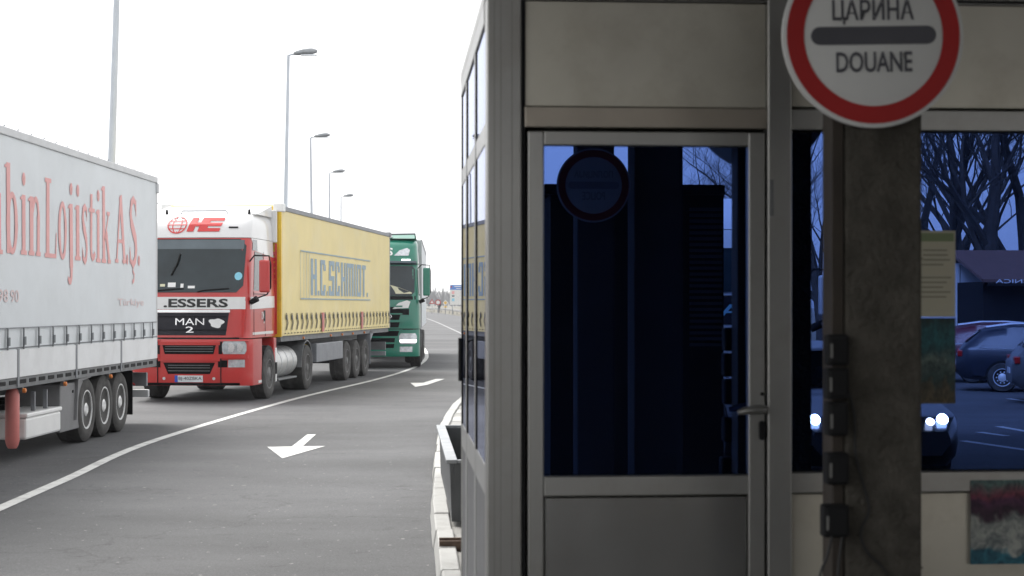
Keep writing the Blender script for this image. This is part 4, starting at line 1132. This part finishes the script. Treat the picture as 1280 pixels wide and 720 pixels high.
for k in range(44):
    o = link('eyelet', hem, 'strap_dark', B); o.location = (1.289, y02 + .3 + k * .298, zf2 + .07)
H2 = 1.29
tr_word(T2, B, 'H.C.SCHMIDT.', block_letter, .13, 389, 460, 369, 323, 'tarp_blue', (zf2 + .02, zt2 - .10))
(ya, za), (yb, zb) = side_px(T2, H2, 376, 374.5), side_px(T2, H2, 463, 374)
(_, zc), (_, zd) = side_px(T2, H2, 376, 315), side_px(T2, H2, 463, 325)
zlo, zhi = (za + zb) / 2, (zc + zd) / 2
for z in (zlo, zhi): box('frame_line', 'tarp_blue', B, H2 - .002, H2, ya, yb, z - .014, z + .014)
for k, px in enumerate((376, 380, 383.5, 387)):
    yy = side_px(T2, H2, px, 340)[0]; box('frame_bar', 'tarp_blue', B, H2 - .002, H2 - .0004, yy - .012 - .008 * (3 - k) * 0, yy + .012, zlo + .015, zhi - .015)
W2 = [9.75, 11.03, 12.31]
running_gear(B, W2, .50, .385, 'tyre_dusty', 'rim_dark')
box('spare_wheel_carrier', 'rail_grey', B, .9, 1.25, side_px(T2, 1.25, 396, 440)[0], W2[0] - .62, .58, 1.02, .02)
box('pallet_box', 'black', B, .2, 1.0, 6.4, W2[0] - .7, .62, 1.2)
for s in (-1, 1): MB().tube([(s * .6, 5.95, .28), (s * .6, 5.95, zf2 - .2)], .07, 8).box(s * .6 - .13, s * .6 + .13, 5.8, 6.1, .25, .28).build('landing_leg', 'chassis_grey', B)
for y in W2[2:]: 
    box('mudflap', 'rail_grey', B, .88, 1.26, y + .6, y + .62, .3, 1.2)
MB().prism([(W2[2] + .66, .95), (W2[2] + .74, .95), (W2[2] + 1.3, zf2 - .02), (W2[2] + .66, zf2 - .02)], 1.1, 1.24, 0).build('stay_plate', 'rail_grey', B)
box('underrun_bar', 'rail_grey', B, -1.2, 1.2, y12 - .4, y12 - .28, .45, .58, .01)
for s in (-1, 1):
    box('bar_stay', 'chassis_grey', B, s * .42 - .05, s * .42 + .05, y12 - .5, y12 - .41, .5, zf2 - .33)
    box('lamp_carrier', 'chassis_grey', B, s * 1.2, s * .6, y12 - .38, y12 - .3, .62, .85)
for yy in (4.6, 7.6, 9.0, 10.4, 12.0): MB().lathe([(0, .03), (.03, .03), (.04, .015)], 8, 0, (1.24, yy, zf2 - .06)).build('marker_lamp', 'amber', B)
box('side_rail', 'chassis_grey', B, 1.16, 1.24, y02 + .1, y12 - .1, zf2 - .1, zf2 - .022)
MB().tube([(1.1, 5.2, 1.2), (1.15, 5.4, .95), (1.0, 5.5, .9)], .02, 6).build('yellow_air_hose', 'yellow_paint', B)

# ---- third lorry: green
rz3 = R(2.4)
ex3 = Vector((math.cos(rz3), math.sin(rz3), 0))
loc3 = at(524.5, 400, 49.8); loc3.z = 0
loc3 = loc3 - ex3 * 1.24
Cc = empty('articulated_lorry', loc3, rz3, 'dark green high-roof lorry half hidden behind the yellow trailer', 'lorry', 'lorries queuing in the left lane')
cg = Cab([(.28, .04), (.45, 0), (1.3, .02), (2.0, .06), (2.12, .08), (3.14, .3), (3.2, .2), (3.45, .3), (3.8, .55), (3.95, .9)], 1.24, 2.3, .10, .26)
cg.shell('cab', 1.2, 3.16, 'cab_green', Cc)
cg.shell('bumper', .36, 1.18, 'cab_green', Cc, y_rear=.92)
roof3 = cg.shell('roof_fairing', 3.17, 3.95, 'cab_green', Cc)
wheel_arch(Cc, cg, 1.48, 'black', .58)
tractor_chassis(Cc, 5.9, 5.15, 1.48)
box('engine_block', 'black', Cc, -.8, .8, .93, 2.3, .55, 1.2)
box('cab_sill', 'cab_green', Cc, -1.22, 1.22, 2.04, 2.26, .4, 1.2, .02)
sc3 = cg.patch('windscreen', 'screen', Cc, -1.1, 1.1, 2.2, 3.12, .012, .02, nz=8, round_=.1)
cg.patch('sun_visor', 'screen_tint', roof3, -1.14, 1.14, 3.14, 3.26, .05, nz=2)
pp = [cg.front(-1.0 + 2.0 * k / 14, 2.26, .016) for k in range(15)] + [cg.front(1.0 - 2.0 * k / 14, 2.26 + .3 * math.sin(math.pi * (k + .6) / 15.2), .016) for k in range(15)]
MB().add(pp, [tuple(range(30))]).build('dashboard_cover', 'sun_shade', sc3)
cg.patch('cowl', 'black', Cc, -1.12, 1.12, 2.08, 2.19, .01, nz=2)
for k, z in enumerate((.98, 1.24, 1.47, 1.70)):
    cg.patch('grille_slot', 'grille_black', Cc, -.85, .62 + .02 * k, z, z + .155, .008, .04, nz=3)
    cg.patch('grille_bar', 'cab_green', Cc, -.78, .72, z + .16, z + .2, .03, nz=2)
cg.patch('lower_grille', 'grille_black', Cc, -.82, .5, .62, .92, .008, .04, nz=3)
cg.patch('lower_bar', 'cab_green', Cc, -.8, .52, .74, .79, .03, nz=2)
cg.patch('seam', 'black', Cc, -1.2, 1.2, 1.17, 1.205, .002, nx=24, nz=1)
for s in (-1, 1):
    a, b = (.62, 1.16) if s > 0 else (-1.16, -.62)
    hl = cg.patch('headlight', 'lamp_glass', Cc, a, b, .74, 1.06, .012, nz=4, round_=.05)
    cg.patch('daytime_lamp', 'drl', hl, a + .03, b - .02, .79, .87, .018, nz=2)
    cg.patch('fog_lamp', 'lamp_glass', Cc, a + .02, b - .14 if s > 0 else b - .02, .5, .66, .01, nz=3)
    pp = [cg.front(s * x, z, .014) for x, z in ((.42, 1.80), (.9, 1.83), (.96, 2.02), (.86, 2.06), (.6, 1.98))]
    MB().add(pp, [(0, 1, 2, 3, 4)]).build('corner_lamp', 'white_plastic', Cc)
    pp = [cg.front(s * x, z, .012) for x, z in ((.3, 1.62), (.92, 1.62), (.92, 1.8), (.42, 1.79))]
    MB().add(pp, [(0, 1, 2, 3)]).build('corner_recess', 'grille_black', Cc)
    pp = [cg.front(s * x, z, .014) for x, z in ((.46, 3.42), (.9, 3.42), (.94, 3.6), (.85, 3.66), (.62, 3.58))]
    MB().add(pp, [(0, 1, 2, 3, 4)]).build('roof_lamp', 'lamp_glass', roof3)
    cg.patch('visor_lamp', 'drl', roof3, s * .82 - .13, s * .82 + .13, 3.27, 3.31, .02, nx=4, nz=1)
    cg.side('side_window', 'screen', Cc, s, [(.42, 2.2), (1.35, 2.2), (1.35, 2.95), (.6, 2.98)])
    cg.side('pillar_trim', 'cab_white', Cc, s, [(.34, 2.25), (.40, 2.25), (.55, 3.0), (.48, 3.0)], .012)
    mirror_set(Cc, cg, s, 'cab_green', 2.2, 3.05, .28, .34)
    cg.side('side_stripe', 'cab_white', Cc, s, [(.5, 3.2), (2.25, 3.2), (2.25, 3.85), (.9, 3.75)], .01)
    box('fuel_tank', 'tank', Cc, s * .55, s * 1.2, 2.4, 4.2, .38, 1.0, .1)
cg.text('TRANS', 'text_white', roof3, -.62, .42, 3.42, 3.66, .02, .03)
lettering('badge', 'O', lambda u, w: cg.front(.28 + .12 * u, 1.52 + .11 * w, .04), 'chrome', Cc, .02)
MB().prism([(.75, 3.955), (2.28, 3.955), (2.28, 4.18), (1.2, 4.12)], -1.1, 1.1, 0).build('roof_spoiler', 'cab_green', Cc)
MB().tube([(-1.05, .8, 4.06), (1.1, .8, 4.1)], .03, 8).build('light_bar', 'rail_grey', Cc)
for xx in (-.6, .1, .35): MB().lathe([(.86, .04), (.9, .05), (.95, .05)], 10, 1, (xx, -.08, 4.02)).build('roof_horn', 'chrome', Cc)
MB().tube([(1.08, .8, 4.1), (1.12, 1.2, 3.9)], .02, 6).tube([(-1.05, .8, 4.06), (-1.1, 1.2, 3.9)], .02, 6).build('bar_stay', 'rail_grey', Cc)
zf3 = 1.2
trailer_body(Cc, 2.55, 13.6, zf3, 4.0, 'tarp_white', 'rail_white', 'rail_white', 'rail_white')
for s in (-1, 1): curtain('curtain', Cc, s, s * 1.277, 2.66, 16.0, zf3 + .02, 3.9, 'tarp_white')
running_gear(Cc, [9.9, 11.2, 12.5], .50, .385, 'tyre', 'rim')

# ------------------------------------------------------------------ street lamps
def street_lamp(px_base, px_top, y_top, Y, label, head=True, hpx=0, zt=None):
    b = at(px_base, 382, Y); b.z = zg(Y)
    top = at(px_top, y_top, Y)
    t = empty('street_lamp', b, 0, label, 'street lamp', 'street lamps along the lorry lane')
    d = top - b
    n = 6
    MB().tube([d * (k / n) for k in range(n + 1)], [.11 - .05 * k / n for k in range(n + 1)], 10).build('pole', 'pole', t, smooth=True)
    MB().lathe([(0, .17), (.5, .15), (.55, .11)], 12, 2).build('pole_base', 'galv', t)
    MB().tube([d, d + Vector((.12, .02, .03)), d + Vector((.3, .03, .05))], .04, 8).build('arm', 'pole', t, smooth=True)
    c = d + Vector((.2, .03, .06))
    hl = MB().grid([])if False else None
    rows = []
    prof = [(0, .05, .07), (.12, .12, .15), (.4, .2, .2), (.75, .19, .17), (.95, .08, .08)]
    mb = MB(); rr = []
    for a, w, h in prof:
        rr.append([(c.x + a, c.y + w * math.cos(k * math.pi / 6), c.z + a * .09 + h * math.sin(k * math.pi / 6) * (1 if k <= 6 else .5)) for k in range(13)])
    mb.grid(rr); mb.f.append(tuple(range(13))); mb.f.append(tuple(range(4 * 13, 5 * 13)))
    hd = mb.build('lamp_head', 'galv', t, smooth=True)
    MB().prism([(c.x + .3, c.y - .12), (c.x + .95, c.y - .1), (c.x + .95, c.y + .1), (c.x + .3, c.y + .12)], c.z - .07, c.z - .03, 2).build('lamp_glass', 'lamp_glass', hd)
    return t
lamps = [(130.8, 151, -170, 38, 'tall street lamp rising behind the white trailer, its head out of the picture'),
         (353.5, 360.5, 69, 66, 'tallest street lamp with its head in view, above the front of the yellow trailer'),
         (391.5, 388.2, 172, 98, 'street lamp with a dark head, second of the receding row above the yellow trailer'),
         (411, 412.2, 216, 125, 'slim street lamp above the yellow trailer, third of the receding row'),
         (426, 426.3, 246, 152, 'smallest and farthest street lamp above the rear of the yellow trailer')]
for a in lamps: street_lamp(*a)

# ------------------------------------------------------------------ far end of the road: signs, rail, walker
def far_sign(name, px, py_mid, Y, kind, label, size):
    b = at(px, 382, Y); b.z = zg(Y) - .01
    zc = at(px, py_mid, Y).z - b.z
    t = empty(name, b, R(rs.uniform(-6, 6)), label, 'road sign')
    MB().tube([(0, .04, 0), (0, .04, zc + size * .4)], .05, 8).build('post', 'galv', t)
    def poly(pts, m, nm, yo):
        MB().prism([(x * size, zc + z * size) for x, z in pts], yo, yo + .02, 1).build(nm, m, t)
    if kind == 'house':
        poly([(-.5, -.5), (.5, -.5), (.5, .2), (0, .55), (-.5, .2)], 'sign_white', 'panel', 0)
    if kind == 'triangle':
        poly([(-.6, -.45), (.6, -.45), (0, .6)], 'sign_red', 'panel', 0)
        poly([(-.3, -.28), (.3, -.28), (0, .25)], 'sign_white', 'inner_panel', -.012)
        poly([(-.3, -1.0), (.3, -1.0), (.3, -.52), (-.3, -.52)], 'sign_white', 'extra_plate', 0)
    if kind == 'round':
        poly([(.55 * math.cos(a), .55 * math.sin(a)) for a in [k * math.pi / 10 for k in range(20)]], 'sign_red', 'panel', 0)
        poly([(.36 * math.cos(a), .36 * math.sin(a)) for a in [k * math.pi / 10 for k in range(20)]], 'sign_white', 'inner_panel', -.012)
    if kind == 'diamond':
        poly([(0, -.7), (.7, 0), (0, .7), (-.7, 0)], 'sign_white', 'panel', 0)
        poly([(0, -.45), (.45, 0), (0, .45), (-.45, 0)], 'sign_yellow', 'inner_panel', -.012)
        poly([(-.3, -1.15), (.3, -1.15), (.3, -.75), (-.3, -.75)], 'sign_yellow', 'extra_plate', 0)
rs = random.Random(4)
far_sign('road_sign', 531.5, 381.5, 262, 'house', 'small plain white road sign next to the green lorry in the distance', .75)
far_sign('road_sign', 540, 377, 256, 'triangle', 'small red triangular warning sign with a white plate, far down the road', .8)
far_sign('road_sign', 547.5, 378, 252, 'round', 'small round red-rimmed sign just above the walking person', .8)
far_sign('road_sign', 556.8, 378.5, 246, 'diamond', 'white and yellow diamond sign beside the blue and white board', .62)
Y = 238; b = at(571, 382, Y); b.z = zg(Y)
t = empty('information_board', b, 0, 'large blue and white information board on posts far down the road', 'information board')
zz = lambda y: at(571, y, Y).z - b.z
xx = lambda x: at(x, 382, Y).x - b.x
box('white_panel', 'sign_white', t, xx(562.5), xx(584), -.03, .03, zz(381), zz(362.4))
hd = box('blue_header', 'sign_blue', t, xx(562.5), xx(584), -.04, .03, zz(362.2), zz(356.2))
for x in (565.5, 578.5): MB().tube([(xx(x), .08, 0), (xx(x), .08, zz(357))], .06, 8).build('post', 'galv', t)
box('header_text', 'text_white', hd, xx(568), xx(577), -.05, -.041, zz(358.6), zz(357.6)); box('header_text', 'text_white', hd, xx(570), xx(576), -.05, -.041, zz(361), zz(360.2))
box('header_flag', 'sign_red', hd, xx(563.2), xx(565), -.05, -.041, zz(359.5), zz(357.5))
for k, (y0, y1) in enumerate(((364, 367.5), (369, 371), (373, 376.5))): box('symbol', ('tarp_salmon', 'strap', 'cyan')[k], t, xx(564.8), xx(568), -.045, -.031, zz(y1), zz(y0))
# guard rail along the far verge
rail_pts = [(road_right(y) + .8, y) for y in (196, 204, 212, 220, 228, 236, 244, 252, 260, 268, 276, 284, 292, 300, 316, 332)]
gt = empty('guard_rail', (0, 0, 0), 0, 'long dark guard rail along the far edge of the road', 'guard rail')
rows = []
for x, y in rail_pts: z = zg(y); rows.append([(x, y, z + .45), (x - .05, y, z + .52), (x, y, z + .6), (x - .05, y, z + .68), (x, y, z + .75)])
MB().grid(rows).build('rail_beam', 'guard', gt)
for x, y in rail_pts: box('rail_post', 'guard', gt, x + .02, x + .1, y - .06, y + .06, zg(y) - .01, zg(y) + .7)

def person(name, loc, rz, label, scale=1.0):
    vs = {'pel': (0, 0, .95), 'sp': (0, 0, 1.2), 'ch': (0, 0, 1.4), 'nk': (0, -.01, 1.52), 'hd': (0, -.02, 1.62), 'ht': (0, -.02, 1.74),
          'lh': (-.1, 0, .9), 'lk': (-.1, -.1, .5), 'la': (-.1, -.02, .09), 'lt': (-.1, -.2, .05), 'rh': (.1, 0, .9), 'rk': (.1, .06, .5), 'ra': (.1, .2, .1), 'rt': (.1, .04, .05),
          'ls': (-.19, 0, 1.42), 'le': (-.25, .06, 1.14), 'lw': (-.22, -.06, .92), 'rs': (.19, 0, 1.42), 're': (.25, .02, 1.14), 'rw': (.22, -.16, .98)}
    rd = {'pel': .15, 'sp': .14, 'ch': .16, 'nk': .055, 'hd': .09, 'ht': .085, 'lh': .1, 'lk': .065, 'la': .045, 'lt': .04, 'rh': .1, 'rk': .065, 'ra': .045, 'rt': .04, 'ls': .07, 'le': .05, 'lw': .035, 'rs': .07, 're': .05, 'rw': .035}
    es = 'pel-sp sp-ch ch-nk nk-hd hd-ht pel-lh lh-lk lk-la la-lt pel-rh rh-rk rk-ra ra-rt ch-ls ls-le le-lw ch-rs rs-re re-rw'.split()
    keys = list(vs); me = bpy.data.meshes.new(name)
    me.from_pydata([vs[k] for k in keys], [tuple(keys.index(q) for q in e.split('-')) for e in es], [])
    o = link(name, me, 'cloth_dark'); o.location = loc; o.rotation_euler.z = rz
    md = o.modifiers.new('skin', 'SKIN')
    for k, sv in zip(keys, me.skin_vertices[0].data): sv.radius = (rd[k], rd[k]); sv.use_root = (k == 'pel')
    o.modifiers.new('sub', 'SUBSURF').levels = 1; o.modifiers['sub'].render_levels = 1
    return tag(o, label, 'person')
p = at(549, 382, 262); p.z = zg(262) + .01
person('person', p, R(10), 'person in dark clothes walking far down the road below the small signs')

# ------------------------------------------------------------------ the place behind the camera, seen in the booth glass
# second column with a police sign, a wide pier, and the opposite booth
pc = mirror(743, 13.3)
c2 = empty('concrete_column', pc, ROT, 'concrete column with a round police sign, seen mirrored in the door glass', 'column')
box('shaft', 'pier_shaded', c2, -.15, .15, -.15, .15, 0, 4.7, .012)
ps = mirror(743, 13.05); ps.z = at(743, 231, 13.05).z
t = round_sign('police_sign', ps, ROT + math.pi, 0, .295, ('ПОЛИЦИЈА', 1.05), ('POLICE', .62), 'round police sign with a red rim, seen mirrored in the door glass', None, .1, 'sign_white_shaded', 'sign_red_shaded')
pp_ = mirror(820, 13.6)
c3 = empty('wide_pier', pp_, ROT, 'wide plain pier seen mirrored in the middle of the door glass', 'column')
box('shaft', 'pier_shaded', c3, -.2, .2, -.2, .2, 0, 4.7, .012)
# opposite booth
a0, a1 = mirror(688, 16.2), mirror(906, 16.2)
dd = a0 - a1; Lb = dd.length; rzb = math.atan2(dd.y, dd.x)
ob = empty('opposite_booth', a1, ROT, 'dark booth with louvred shutters seen mirrored behind the door glass', 'booth')
sgn = -1 if (a0 - a1).dot(EU) < 0 else 1
x0, x1 = (0, sgn * Lb)
hb = at(800, 231, 16.2).z
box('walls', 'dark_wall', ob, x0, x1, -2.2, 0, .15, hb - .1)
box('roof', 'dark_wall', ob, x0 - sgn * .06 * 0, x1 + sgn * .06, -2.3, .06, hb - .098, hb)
box('plinth', 'concrete_light', ob, x0, x1, -2.2, 0, 0, .148)
for k in range(24): box('louvre', 'shutter', ob, sgn * .02, sgn * .34, .002, .03, 1.5 + k * .058, 1.53 + k * .058)
box('window', 'black', ob, sgn * .5, sgn * (Lb - .2), .002, .012, 1.1, 2.3)

# generic car: local +Y forward? front at -Y, length L
def car(name, loc, rz, paintm, label, group, estate=True, lit=False):
    t = empty(name, loc, rz, label, 'car', group)
    L, hw, zb, belt, roof = 4.6, .9, .28, .92, 1.48
    # stations: (y, z bottom, z belt, z roof, half width at roof)
    St = [(0, .38, .62, .62, .60), (.12, .26, .74, .75, .66), (.9, .24, .90, .92, .7), (1.25, .24, .93, .98, .70), (2.0, .24, .93, 1.40, .62), (2.5, .24, .94, 1.48, .62), (3.4, .24, .95, 1.47, .62), (4.05, .26, .97, 1.38 if estate else 1.2, .6), (4.45, .3, .98, 1.05, .66), (4.6, .42, .80, .80, .62)]
    def sec(y):
        for a, b in zip(St, St[1:]):
            if a[0] <= y <= b[0]:
                k = (y - a[0]) / (b[0] - a[0]); return [a[i] + (b[i] - a[i]) * k for i in range(5)]
        return St[-1]
    def ring(y):
        y_, z0, zb_, zr, wr = sec(y)
        e = min(1, min(y, L - y) / .35); w = hw * (.80 + .20 * math.sin(e * math.pi / 2))
        return [(0, y, z0), (w * .86, y, z0), (w * .97, y, z0 + .1), (w, y, (z0 + zb_) / 2), (w * .985, y, zb_ - .06), (w * .95, y, zb_), (w * .95 * .5 + wr * .5, y, zb_ + (zr - zb_) * .55), (wr, y, max(zb_, zr - .05)), (wr * .72, y, zr), (0, y, zr + .015)]
    ysx = [L * k / 46 for k in range(47)]
    rows = []
    for y in ysx:
        r = ring(y); rows.append([(-p[0], p[1], p[2]) for p in r[::-1]] + r)
    mb = MB().grid(rows); n = len(rows[0]); mb.f.append(tuple(range(n))); mb.f.append(tuple(range(len(mb.v) - n, len(mb.v))))
    body = mb.build('body', paintm, t, smooth=True)
    def glass(nm, ya, yb, s, f0, f1):
        rows = []
        for k in range(9):
            y = ya + (yb - ya) * k / 8; r = ring(y); a, b = Vector(r[5]), Vector(r[7])
            lo, hi = a.lerp(b, f0), a.lerp(b, f1)
            rows.append([(s * (lo.x + .006), y, lo.z), (s * (hi.x + .006), y, hi.z + .004)])
        MB().grid(rows).build(nm, 'screen', t)
    for s in (-1, 1):
        glass('side_window', 1.75, 2.55, s, .1, .85); glass('side_window', 2.62, 3.35, s, .1, .85); glass('rear_quarter_window', 3.42, 4.1, s, .12, .8)
        rl = [(s * .6, y, sec(y)[3] + .03) for y in (2.2, 2.8, 3.4, 3.95)]
        MB().tube(rl, .018, 6).build('roof_rail', 'chrome', t)
        tr = [(s * (ring(y)[5][0] + .006), y, ring(y)[5][2]) for y in (1.6, 2.2, 2.8, 3.4, 4.1)]
        MB().tube(tr, .012, 5).build('window_trim', 'chrome', t)
        box('door_mirror', paintm, t, s * .93, s * 1.08, 1.6, 1.75, .95, 1.08, .03)
        hm = 'headlight_lit' if lit else 'lamp_glass'
        MB().lathe([(-.02, .045), (.05, .06)], 16, 1, (s * .66, .06, .74)).build('headlight', hm, t)
        if lit: MB().lathe([(-.02, .035), (.05, .04)], 10, 1, (s * .52, .03, .72)).build('indicator', 'headlight_warm', t)
        box('tail_lamp', 'tail_red', t, s * .5, s * .82, 4.46, 4.57, .78, .92, .02)
        for y in (.88, 3.62):
            pts = [(y + .37 * math.cos(a), .33 + .37 * math.sin(a)) for a in [math.pi * k / 12 for k in range(13)]]
            MB().prism(pts, s * .6, s * (hw + .006), 0).build('wheel_arch', 'black', t)
            wheel(t, s * (hw - .085), y, .33, .22, 'tyre', 'rim', .04, s < 0)
    for nm, ya, yb in (('windscreen', 1.3, 1.95), ('rear_window', 4.08, 4.4)):
        rows = []
        for k in range(6):
            y = ya + (yb - ya) * k / 5; r = ring(y); z = r[8][2] + .012; w = r[8][0] * 1.15
            rows.append([(-w, y, z), (0, y, z + .012), (w, y, z)])
        MB().grid(rows).build(nm, 'screen', t)
    box('grille', 'grille_black', t, -.4, .4, -.012, .05, .5, .64, .01)
    box('rear_plate', 'plate', t, -.26, .26, 4.585, 4.61, .58, .69)
    return t
def car_mirrored(x_rear, D, turn=0.0, **k):
    """car seen side-on in the glass with its tail at column x_rear"""
    a = mirror(x_rear, D); q = (x_rear - 640) / F
    V2 = Vector(((x_rear - 640) / F * D, D, 0)) + Vector((1, -q - turn, 0)).normalized() * 4.6
    b = V2 - EV * (2 * (V2 - BC).dot(EV))
    d = (b - a).normalized()                     # towards the car's nose
    rz = math.atan2(d.y, d.x) + math.pi / 2      # local -Y is the nose
    loc = a + d * 4.6
    nrm = Vector((-d.y, d.x, 0)); nrm = nrm if nrm.dot(-EV) > 0 else -nrm
    return car(loc=loc + nrm * .9, rz=rz, **k)
car_mirrored(1196, 36.2, name='estate_car', paintm='paint_darkblue', label='dark blue estate car with chrome roof rails mirrored in the right window', group='cars parked behind, seen in the glass')
car_mirrored(1268, 31.5, turn=-.1, name='parked_car', paintm='paint_silver', label='silver car mirrored at the right end of the window, before the dark blue estate', group='cars parked behind, seen in the glass')
car_mirrored(1165, 40.5, name='parked_car', paintm='paint_crimson', label='dark red car mirrored behind the dark blue estate car', group='cars parked behind, seen in the glass')
# approaching dark car with headlights on
cpx = mirror(1104, 16.6)
car('approaching_car', cpx, ROT + math.pi, 'paint_black', 'black car with lit headlights mirrored on both sides of the concrete column', 'cars parked behind, seen in the glass', lit=True)
# white lorry behind it
wl_ = mirror(915, 24.0)
Wt = empty('box_lorry', wl_, ROT + math.pi, 'pale lorry mirrored in the gap between the opposite booth and the column', 'lorry')
cw = Cab([(.30, .02), (.5, 0), (2.1, .07), (3.1, .34), (3.2, .4), (3.5, .6)], 1.23, 2.3, .10, .2)
cw.shell('cab', .36, 3.02, 'cab_pale', Wt); rw_ = cw.shell('roof_fairing', 3.03, 3.5, 'cab_pale', Wt)
cw.patch('windscreen', 'screen', Wt, -1.1, 1.1, 2.1, 2.75, .012, nz=6)
for z in (.8, 1.0, 1.2): cw.patch('grille_bar', 'text_white', Wt, -.9, .9, z, z + .07, .014, nz=2)
cw.patch('grille', 'grille_black', Wt, -1.0, 1.0, .7, 1.5, .006)
cw.patch('name_band', 'grille_navy', Wt, -1.1, 1.1, 1.62, 2.05, .008)
cw.text('KERAMIK', 'cyan', Wt, -1.0, 1.0, 1.74, 1.92, .014, .01)
for s in (-1, 1):
    mirror_set(Wt, cw, s, 'cab_white', 1.75, 2.35, .3, .36)
    cw.patch('headlight', 'lamp_glass', Wt, s * .95 - .15, s * .95 + .15, .5, .7, .012)
box('cargo_box', 'cab_white', Wt, -1.25, 1.25, 2.45, 9.0, 1.1, 3.6, .02)
tractor_chassis(Wt, 8.9, 6.6, 1.47)
# white van body and a small kiosk by the trees
v0, v1 = mirror(1140, 46), mirror(1230, 46)
d = (v1 - v0); rzv = ROT
vb = empty('box_van', mirror(1188, 47), ROT + math.pi, 'white box van mirrored between the paper notice and the brown-roofed kiosk', 'van')
hwv = d.length / 2
hv = at(1200, 328, 46).z
box('cargo_box', 'cab_white', vb, -hwv, hwv, 0, 4.0, .75, hv, .03)
box('rear_door_seam', 'black', vb, -.31, -.29, -.004, 0, .8, hv - .05)
box('cab', 'cab_white', vb, -hwv + .05, hwv - .05, 4.02, 5.6, .5, 2.1, .15)
box('chassis', 'black', vb, -hwv + .1, hwv - .1, .1, 5.4, .45, .748)
for s in (-1, 1):
    for y in (.9, 4.7): wheel(vb, s * (hwv - .14), y, .36, .24, 'tyre', 'rim', .04, s < 0)
ks = empty('kiosk', mirror(1262, 45), ROT + math.pi, 'small dark kiosk with a brown sloping roof mirrored at the right edge of the window', 'kiosk')
kz = at(1250, 352, 45).z; kt = at(1250, 325, 45).z
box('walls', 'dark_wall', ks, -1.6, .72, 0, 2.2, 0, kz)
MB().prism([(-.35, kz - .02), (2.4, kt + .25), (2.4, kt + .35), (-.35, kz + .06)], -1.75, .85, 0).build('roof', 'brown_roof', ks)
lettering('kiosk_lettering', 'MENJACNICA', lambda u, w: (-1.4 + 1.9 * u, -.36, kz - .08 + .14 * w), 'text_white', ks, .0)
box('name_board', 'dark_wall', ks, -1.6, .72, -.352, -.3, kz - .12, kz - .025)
# white markings on the parking tarmac
for k, (x0, y0, x1, y1) in enumerate(((1205, 552, 1300, 566), (1225, 541, 1260, 546), (1250, 534, 1300, 543), (1262, 499, 1290, 503))):
    def mg(x, y): D = H * F / (y - HY); return mirror(x, D)
    strip('parking_line', [mg(x0, y0), mg(x1, y1)], .14)

# bare trees
def bare_tree(seed, height, spread=.55, levels=6):
    rnd = random.Random(seed); tr, br = MB(), MB()
    def grow(p, d, L, r, lev):
        n = 4 if lev == 0 else 3
        pts = [p]; rads = [r]; q = p.copy(); dd = d.copy()
        for k in range(n):
            dd = (dd + Vector((rnd.uniform(-1, 1), rnd.uniform(-1, 1), rnd.uniform(-.2, .5))) * (.10 if lev == 0 else .2)).normalized()
            q = q + dd * (L / n); pts.append(q.copy()); rads.append(r * (1 - .5 * (k + 1) / n))
        (tr if lev == 0 else br).tube(pts, rads, 8 if lev == 0 else (5 if lev < 3 else 3), cap=False)
        if lev >= levels: return
        kids = (rnd.randint(2, 4) if lev < 4 else 3) if lev else 6
        for k in range(kids):
            t = .35 + .65 * (k + rnd.random()) / kids
            i = min(int(t * n), n - 1); base = pts[i].lerp(pts[i + 1], t * n - i)
            ax = Vector((rnd.uniform(-1, 1), rnd.uniform(-1, 1), 0)).normalized()
            nd = (dd * (1 - spread * .6) + ax * spread * rnd.uniform(.7, 1.5) + Vector((0, 0, .25))).normalized()
            grow(base, nd, L * rnd.uniform(.52, .75), rads[i] * .5, lev + 1)
        grow(pts[-1], dd, L * .7, rads[-1] * .95, lev + 1)
    grow(Vector((0, 0, -.05)), Vector((rnd.uniform(-.08, .08), rnd.uniform(-.08, .08), 1)), height * .36, height * .022, 0)
    a, b = tr.mesh('trunk', smooth=True), br.mesh('crown', smooth=True)
    return a, b
TV = [bare_tree(11, 15), bare_tree(23, 16, .6), bare_tree(37, 14, .5), bare_tree(51, 10, .65)]
tree_spots = [(1236, 52, 1, 1.0, 'thick-trunked bare tree mirrored above the brown-roofed kiosk'), (1178, 56, 0, 1.0, 'bare tree mirrored behind the paper notice'),
              (1290, 54, 2, 1.1, 'bare tree mirrored at the right edge of the picture'), (1145, 60, 2, 1.0, 'bare tree mirrored just right of the concrete column'),
              (1208, 66, 0, 1.15, 'tall bare tree mirrored above the white box van'),
              (1030, 58, 3, 1.25, 'bare tree mirrored in the narrow gap beside the column'),
              (915, 72, 3, .95, 'small bare tree mirrored at the right side of the door glass'), (888, 75, 2, .72, 'small bare tree mirrored above the louvred booth'), (862, 78, 3, .95, 'small bare tree mirrored beside the wide pier'), (775, 85, 3, .85, 'small bare tree mirrored right of the police sign')]
for k, (px, D, v, sc_, lab) in enumerate(tree_spots):
    t = empty('bare_tree', mirror(px, D), random.uniform(0, 6), lab, 'tree', 'bare trees behind the parking area')
    t.scale = (sc_, sc_, sc_)
    link('trunk', TV[v][0], 'bark', t); link('crown', TV[v][1], 'bark', t)

# ------------------------------------------------------------------ haze
HAZE = .0004
if HAZE:
    hz_o = MB().box(-1320, 1320, -1320, 1320, -1.6, 30).build('haze', None)
    hm = bpy.data.materials.new('haze'); hm.use_nodes = True
    n, l = hm.node_tree.nodes, hm.node_tree.links
    n.remove(n['Principled BSDF'])
    vp = n.new('ShaderNodeVolumePrincipled'); vp.inputs['Color'].default_value = (.93, .95, 1, 1); vp.inputs['Density'].default_value = HAZE
    l.new(vp.outputs[0], n['Material Output'].inputs['Volume'])
    hz_o.data.materials.append(hm)
    tag(hz_o, 'thin pale winter haze filling the air', 'haze', kind='stuff')
